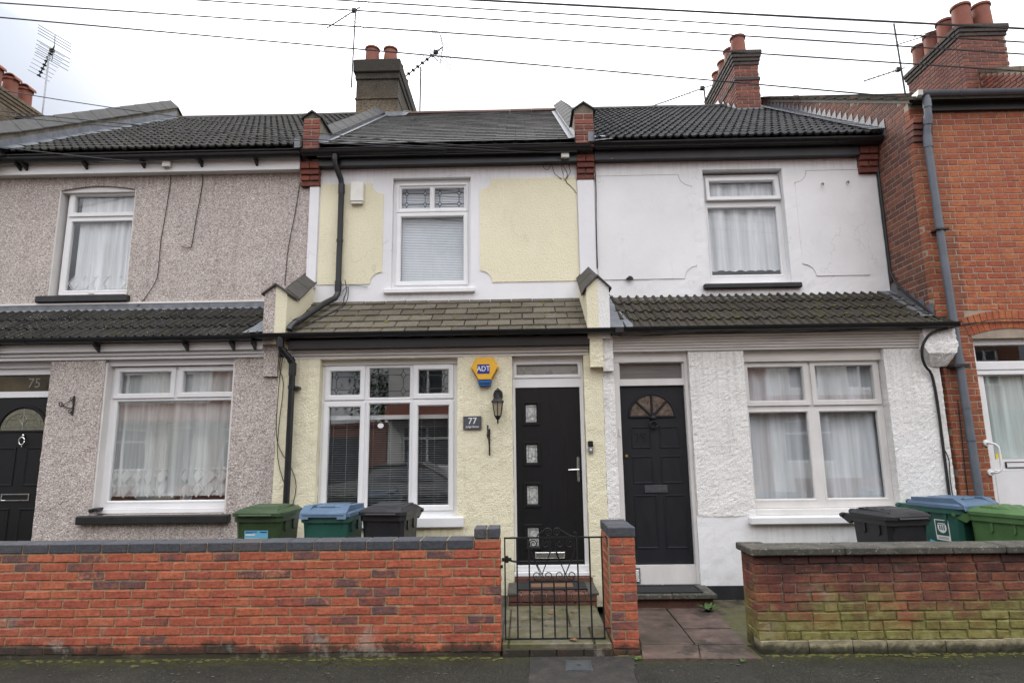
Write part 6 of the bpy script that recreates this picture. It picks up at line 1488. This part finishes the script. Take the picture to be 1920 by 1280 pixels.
# cover, weeds, leaves
t = thing('utility_cover', 'small iron utility cover set in the pavement before the gate', 'cover', (.415, -2.02, 0))
obj('frame', MB().prism([(.318, -1.895), (.523, -1.895), (.515, -2.14), (.300, -2.14)], 'z', -.02, .0125), M['iron_cover'], t); obj('lid', MB().prism([(.332, -1.91), (.509, -1.91), (.501, -2.125), (.315, -2.125)], 'z', -.02, .0165), M['iron_cover'], t)
obj('key_slot', B(.40, .43, -2.03, -2.0, .0166, .018), M['soot'], t)
def weed(label, x, y, z, n, r_, seed):
    g = random.Random(seed); mb = MB()
    for k in range(n):
        a = g.uniform(0, 6.28); L = r_*g.uniform(.6, 1.2); w_ = L*.16; up = g.uniform(.3, .9)
        c, s_ = math.cos(a), math.sin(a); P = lambda t, side: (x+c*L*t-s_*w_*side*math.sin(math.pi*min(1, t+.12)), y+s_*L*t+c*w_*side*math.sin(math.pi*min(1, t+.12)), z+L*up*t*(1.35-t*.75))
        vs = []; 
        for q in range(5): vs += [P(q/4, -1), P(q/4, 1)]
        mb.add(vs, [(2*q, 2*q+1, 2*q+3, 2*q+2) for q in range(4)])
    o = obj('weed', mb, M['leaf']); return tag(o, label, 'weed')
weed('green dandelion weed growing beside the step of the white house', 1.90, -.50, .02, 16, .13, 3)
weed('tiny green weed at the foot of the old wall corner', 1.74, -1.93, .0, 10, .04, 5)
weed('small weed patch at the foot of the gate pier', .90, -1.87, .0, 22, .045, 8)
def leaf(label, x, y, z, s_, seed, grp=None):
    g = random.Random(seed); mb = MB(); out_ = [(0, -.5), (.22, -.3), (.5, -.35), (.34, -.08), (.55, .2), (.24, .2), (0, .55), (-.24, .22), (-.55, .15), (-.33, -.1), (-.48, -.38), (-.2, -.3)]
    a = g.uniform(0, 6); c, q = math.cos(a), math.sin(a)
    vs = [(x, y, z+.012)]+[(x+s_*(c*p[0]-q*p[1]), y+s_*(q*p[0]+c*p[1]), z+.004+s_*.35*abs(p[0])*g.uniform(.3, 1)) for p in out_]
    mb.add(vs, [(0, i+1, (i+1) % 12+1) for i in range(12)]); return tag(obj('fallen_leaf', mb, M['dry_leaf']), label, 'leaf', grp)
leaf('dry brown leaf at the front of the stone path inside the gate', .40, -1.69, .103, .075, 1)
leaf('curled pale leaf in the middle of the stone path', .25, -.86, .103, .07, 2); leaf('small dry leaf on the dark patch of the stone path', .46, -.80, .103, .045, 4)
lt_ = MB()
for k in range(150):
    x, y = rng.uniform(-4.2, 4.2), rng.uniform(-2.45, -1.80); s_ = rng.uniform(.003, .011)
    lt_.box(x-s_, x+s_*rng.uniform(.6, 2), y-s_*.6, y+s_*.6, .002, .008, b=.001)
o = obj('pavement_grit', lt_, M['concrete'], kind='stuff'); tag(o, 'pale grit and litter specks scattered on the pavement', 'grit')
mg = MB()
for k in range(420):
    x = rng.choice([rng.uniform(-4.4, -.2), rng.uniform(2.0, 4.4), rng.uniform(.75, 1.0)]); y = -1.775-abs(rng.gauss(0, .035)); s_ = rng.uniform(.006, .02); s0 = len(mg.v)
    mg.lathe([(.001, .5), (.6, .35), (.95, 0), (1.0, -.3)], (0, 0, 0), 6); mg.xf(Matrix.Translation((x, y, .004)) @ Matrix.Diagonal((s_*rng.uniform(.8, 2.2), s_, s_*.45, 1)), s0)
o = obj('pavement_moss', mg, M['moss'], smooth=True, kind='stuff'); tag(o, 'low moss along the foot of the garden walls', 'moss')

# ================================================================== aerials
def aerial(label, base, top, tip, back=None, nel=10, el=.32, refl=0, mat='alu', boom_mat='aerial_dark', fold=True, taper=.6, beads=False, mr=.014, tilt=0):
    t = thing('tv_aerial', label, 'aerial', base, 'rooftop aerials')
    obj('mast', MB().tube([base, top], mr, 8), M[mat], t)
    tip, top = Vector(tip), Vector(top); back = Vector(back) if back else top+(top-tip)*.12
    ax = (back-tip).normalized(); sd2 = Vector((-ax.y, ax.x, 0)).normalized()
    if tilt: sd2 = (sd2*math.cos(R(tilt))+Vector((0, 0, 1))*math.sin(R(tilt))).normalized()
    bm = MB().tube([tip, back], .013, 6); obj('boom', bm, M[boom_mat], t)
    em = MB(); L = (back-tip).length
    for k in range(nel):
        f_ = k/(nel-1)*.86; p = tip+ax*L*f_; e = el*(taper+(1-taper)*f_)/2
        em.tube([p-sd2*e, p+sd2*e], .006, 4)
        if beads: em.tube([p-sd2*.035-ax*.02, p+sd2*.035+ax*.02], .016, 5); em.tube([p+sd2*.035-ax*.02, p-sd2*.035+ax*.02], .016, 5)
    obj('elements', em, M['aerial_dark'], t)
    if fold: obj('dipole_box', MB().box(-.045, .045, -.04, .04, -.035, .05, b=.01).xf(Matrix.Translation(tip+ax*L*.84)), M[boom_mat], t)
    if refl:
        rm = MB()
        for sgn in (1, -1):
            a = back+ax*0; b_ = back-ax*.10*0+Vector((0, 0, sgn*.34))+ax*(-.08)
            rm.tube([a, b_], .008, 5)
            for k in range(1, refl+1):
                p = a.lerp(b_, k/refl); rm.tube([p-sd2*.33, p+sd2*.33], .0075, 4)
        obj('reflector', rm, M['aerial_dark'], t)
    return t
aerial('tall rooftop aerial with stacked rods at the far left beside the blackened chimney', (-10.76, 5.2, 8.6), (-10.79, 5.2, 10.75), (-11.45, 5.75, 10.60), (-10.56, 5.05, 10.86), 8, .50, 4, beads=True, taper=.9, mr=.018, tilt=-12)
aerial('tall thin aerial strapped to the grey rendered chimney, pointing left', (-3.43, 4.12, 9.05), (-3.404, 4.15, 10.868), (-4.19, 4.69, 10.868), (-3.30, 4.08, 10.868), 10, .36, 1, mat='aerial_dark', taper=.75, mr=.017)
aerial('wide aerial with grid reflector just right of the grey rendered chimney', (-2.162, 5.0, 8.6), (-2.153, 5., 10.08), (-2.70, 5.40, 10.02), (-1.60, 4.55, 10.24), 9, .38, 5, mat='aerial_dark', beads=True, taper=.9, mr=.018, tilt=-14)
aerial('long horizontal yagi aerial left of the narrow brick chimney', (3.974, 4.6, 8.5), (3.96, 4.6, 9.19), (2.92, 5.32, 9.166), (4.12, 4.50, 9.17), 22, .10, 0, mat='aerial_dark', mr=.018)
t = aerial('tall mast with two small aerials before the large brick chimney at the right', (8.03, 4.4, 8.6), (7.984, 4.4, 10.42), (7.44, 4.76, 9.34), (8.06, 4.36, 9.37), 8, .14, 0, mat='aerial_dark', mr=.018)
ub = MB().tube([(7.97, 4.4, 9.92), (8.62, 4.04, 9.94)], .012, 6).tube([(7.98, 4.4, 9.98), (8.60, 4.05, 10.0)], .008, 6)
for k in range(7): p = Vector((7.99, 4.39, 9.95)).lerp(Vector((8.6, 4.05, 9.97)), k/6); ub.tube([p+Vector((-.05, -.08, 0)), p+Vector((.05, .08, 0))], .003, 4)
obj('second_boom', ub, M['aerial_dark'], t)
obj('support_strut', MB().tube([(3.35, 5.02, 9.14), (3.37, 5.01, 9.08), (3.66, 4.81, 9.08), (3.70, 4.78, 9.15)], .008, 6), M['aerial_dark'])
so = bpy.data.objects['support_strut']; yt = [o for o in bpy.data.objects if o.name.startswith('tv_aerial')][3]; so.parent = yt; so.matrix_parent_inverse = Matrix.Translation(-BASE[yt.name])

# ================================================================== overhead wires
def wire(label, p, q, r_=.006, sag=.0, ext=(0, 0), grp='overhead wires across the sky'):
    p, q = Vector(p), Vector(q); d_ = q-p; p2, q2 = p-d_*ext[0], q+d_*ext[1]
    pts = []
    for k in range(13):
        t_ = k/12; v = p2.lerp(q2, t_); v.z -= sag*4*t_*(1-t_); pts.append(v)
    return tag(obj('overhead_wire', MB().tube(pts, r_, 5), M['wire']), label, 'wire', grp)
wire('thickest black overhead wire, topmost at the upper right', (-.458, -1.5, 6.414), (5.245, -1.5, 5.919), .0115, 0, (.6, .5))
wire('thin overhead wire second from the top at the right', (-1.953, -1.5, 6.456), (5.221, -1.5, 5.764), .0078, 0, (.4, .4))
wire('thin overhead wire third from the top at the right', (-3.467, -1.5, 6.499), (5.2, -1.5, 5.628), .0078, 0, (.3, .3))
wire('thin overhead wire crossing from the upper left corner over the narrow chimney', (-5.572, -1.5, 6.521), (5.17, -1.5, 5.436), .0078, .0, (.2, .25))
wire('lowest of the long overhead wires, ending at the brick house gable', (-5.549, -1.5, 6.345), (3.70, -1.5, 5.205), .0078, .0, (.2, .02))
wire('service wire sloping from the left to the junction box of the yellow house', (-6.88, 0, 6.576), (.62, .62, 5.75), .0062, .18, (.2, 0), 'service wires to the eaves')
wire('service wire crossing low over the slate roof to the yellow house', (-6.349, 0, 6.17), (.58, .62, 5.73), .0062, .10, (.25, 0), 'service wires to the eaves')
wire('service wire crossing the left roof below the ridge', (-6.229, 0, 6.061), (-1.0, .55, 5.78), .0058, .05, (.25, 0), 'service wires to the eaves')
wire('lowest service wire to the junction box on the white fascia', (-6.75, 0, 5.607+.08), (-4.99, .64, 5.70), .0062, .03, (.5, 0), 'service wires to the eaves')

# ================================================================== the other side of the street (seen only in the panes)
M['far_brick'] = plain('far_red_brick', (.26, .12, .08), .9, .3, 5); M['far_white'] = plain('far_white_render', (.66, .65, .63), .8, .1, 3); M['far_tile'] = plain('far_red_tile', (.22, .085, .06), .9, .3, 6)
M['far_glass'] = plain('far_dark_glass', (.06, .07, .08), .15, .1, 2)
FAR = [(-16.1, 1), (-11.5, 0), (-4.9, 1), (-.3, 0), (4.3, 0), (8.9, 1), (13.5, 0)]
for k, (x0, white) in enumerate(FAR):
    x1 = x0+(4.6 if k != 1 else 3.2)
    t = thing('terraced_house', ['white house at the left end', 'red brick house left of the low garage', 'white house right of the low garage', 'red brick house in the middle', 'red brick house third from the right', 'white house second from the right', 'red brick house at the right end'][k]+' of the row across the street', 'house', (x0+2.3, -15, 0), 'houses across the street')
    hs = [(x0+.5, x0+2.3, 1.0, 2.5), (x0+.8, x0+2.0, 3.6, 5.0), (x0+3.1, x0+4.0, .2, 2.5), (x0+2.9, x0+3.9, 3.6, 5.0)]
    wl_ = panel(x0, x1, -.1, 5.6, hs, 14.6, 14.9); wl_.v = [(x, -y, z) for x, y, z in wl_.v]; obj('wall', wl_, M['far_white' if white else 'far_brick'], t)
    for hh in hs:
        if hh[2] < .5: obj('door', B(hh[0], hh[1], -14.8, -14.75, hh[2], hh[3]), M['far_glass'], t); continue
        fm = MB(); mx = (hh[0]+hh[1])/2; t_ = panel(*hh, [(hh[0]+.08, mx-.04, hh[2]+.08, hh[3]-.5), (mx+.04, hh[1]-.08, hh[2]+.08, hh[3]-.5), (hh[0]+.08, mx-.04, hh[3]-.42, hh[3]-.08), (mx+.04, hh[1]-.08, hh[3]-.42, hh[3]-.08)], 14.68, 14.74); t_.v = [(x, -y, z) for x, y, z in t_.v]
        w = obj('window', t_, M['upvc'], t); obj('pane', B(hh[0], hh[1], -14.76, -14.75, hh[2], hh[3]), M['far_glass'], w)
    obj('roof', MB().prism([(-14.3, 5.5), (-19, 8.6), (-23, 5.5)], 'x', x0, x1), M['far_tile'], t)
    obj('porch_roof', MB().prism([(-14.6, 3.4), (-13.9, 2.8), (-13.9, 2.7), (-14.6, 2.7)], 'x', x0, x1), M['far_tile'], t)
    obj('garden_wall', B(x0, x0+3.2, -12.9, -12.7, 0, .55), M['far_brick'], t)
t = thing('garage', 'low red brick garage between the houses across the street', 'garage', (-6.6, -15, 0)); obj('wall', B(-8.25, -4.95, -17, -14.6, -.1, 2.5), M['far_brick'], t); obj('roof', B(-8.3, -4.92, -17.1, -14.5, 2.5, 2.62), M['far_tile'], t); obj('door', B(-7.6, -5.6, -14.6, -14.55, 0, 2.1), M['far_glass'], t)
t = thing('garden_tree', 'bushy tree behind the low garage across the street', 'tree', (-6.0, -18.5, 0)); obj('trunk', MB().tube([(-6, -18.5, -.1), (-6.05, -18.5, 1.5), (-5.95, -18.4, 3.2)], [.16, .12, .07], 8), M['drape'], t)
lf = MB(); g = random.Random(5)
for k in range(2600):
    a, b_, c = g.gauss(0, .75), g.gauss(0, .7), g.gauss(0, .75); p = Vector((-6+a, -18.5+b_, 4.0+c)); q = Vector((g.uniform(-1, 1), g.uniform(-1, 1), g.uniform(-1, 1))).normalized()*.10; w_ = Vector((-q.y, q.x, q.z*.3))*.6
    lf.add([p-q, p+w_, p+q, p-w_], [(0, 1, 2, 3)])
obj('crown', lf, M['leaf'], t, kind='stuff')
def car(label, x, y, col, ang=0):
    t = thing('parked_car', label, 'car', (x, y, -.13), 'cars parked along the street')
    sec = [(-2.05, .35), (-2.1, .62), (-1.95, .80), (-1.25, .92), (-.55, 1.38), (.75, 1.42), (1.55, .98), (2.0, .92), (2.1, .6), (2.05, .35)]
    bm = MB(); pl = [(x+a, b_-.13) for a, b_ in sec]
    n = len(pl); vs = []
    for (yy, kx, kz) in ((-.62, .96, 1), (-.82, 1, .62), (.82, 1, .62), (.62, .96, 1)):
        vs += [(x+(p[0]-x)*kx, y+(yy if p[1] > .8 else math.copysign(.84, yy)), p[1]) for p in pl]
    fs = []
    for k in range(3): fs += [(k*n+i, k*n+(i+1) % n, (k+1)*n+(i+1) % n, (k+1)*n+i) for i in range(n)]
    fs += [tuple(range(n))[::-1], tuple(range(3*n, 4*n))]; bm.add(vs, fs); obj('body', bm, col, t, autosmooth=35)
    gm = MB()
    for s_ in (-1, 1):
        gm.add([(x-.98, y+s_*.80, .80), (x+1.1, y+s_*.80, .80), (x+.70, y+s_*.66, 1.20), (x-.5, y+s_*.66, 1.20)], [(0, 1, 2, 3)])
    gm.add([(x-1.15, y-.6, .83), (x-1.15, y+.6, .83), (x-.60, y+.55, 1.22), (x-.60, y-.55, 1.22)], [(0, 1, 2, 3)]); obj('window', gm, M['far_glass'], t)
    for a in (-1.3, 1.3):
        for s_ in (-1, 1):
            wm = MB().lathe([(.001, -.09), (.22, -.1), (.31, -.09), (.31, .09), (.22, .1), (.001, .09)], (0, 0, 0), 20); wm.xf(Matrix.Translation((x+a, y+s_*.76, .19)) @ Matrix.Rotation(R(90), 4, 'X')); obj('wheel', wm, M['rubber'], t, autosmooth=40)
M['car_dark'] = plain('dark_car_paint', (.02, .022, .028), .18, .05, 2); M['car_silver'] = plain('silver_car_paint', (.36, .37, .38), .25, .05, 2, metal=.5)
car('dark parked car behind the camera, seen only in window reflections', 1.6, -10.35, M['car_dark']); car('silver parked car behind the camera, seen only in window reflections', -3.6, -10.35, M['car_silver'])
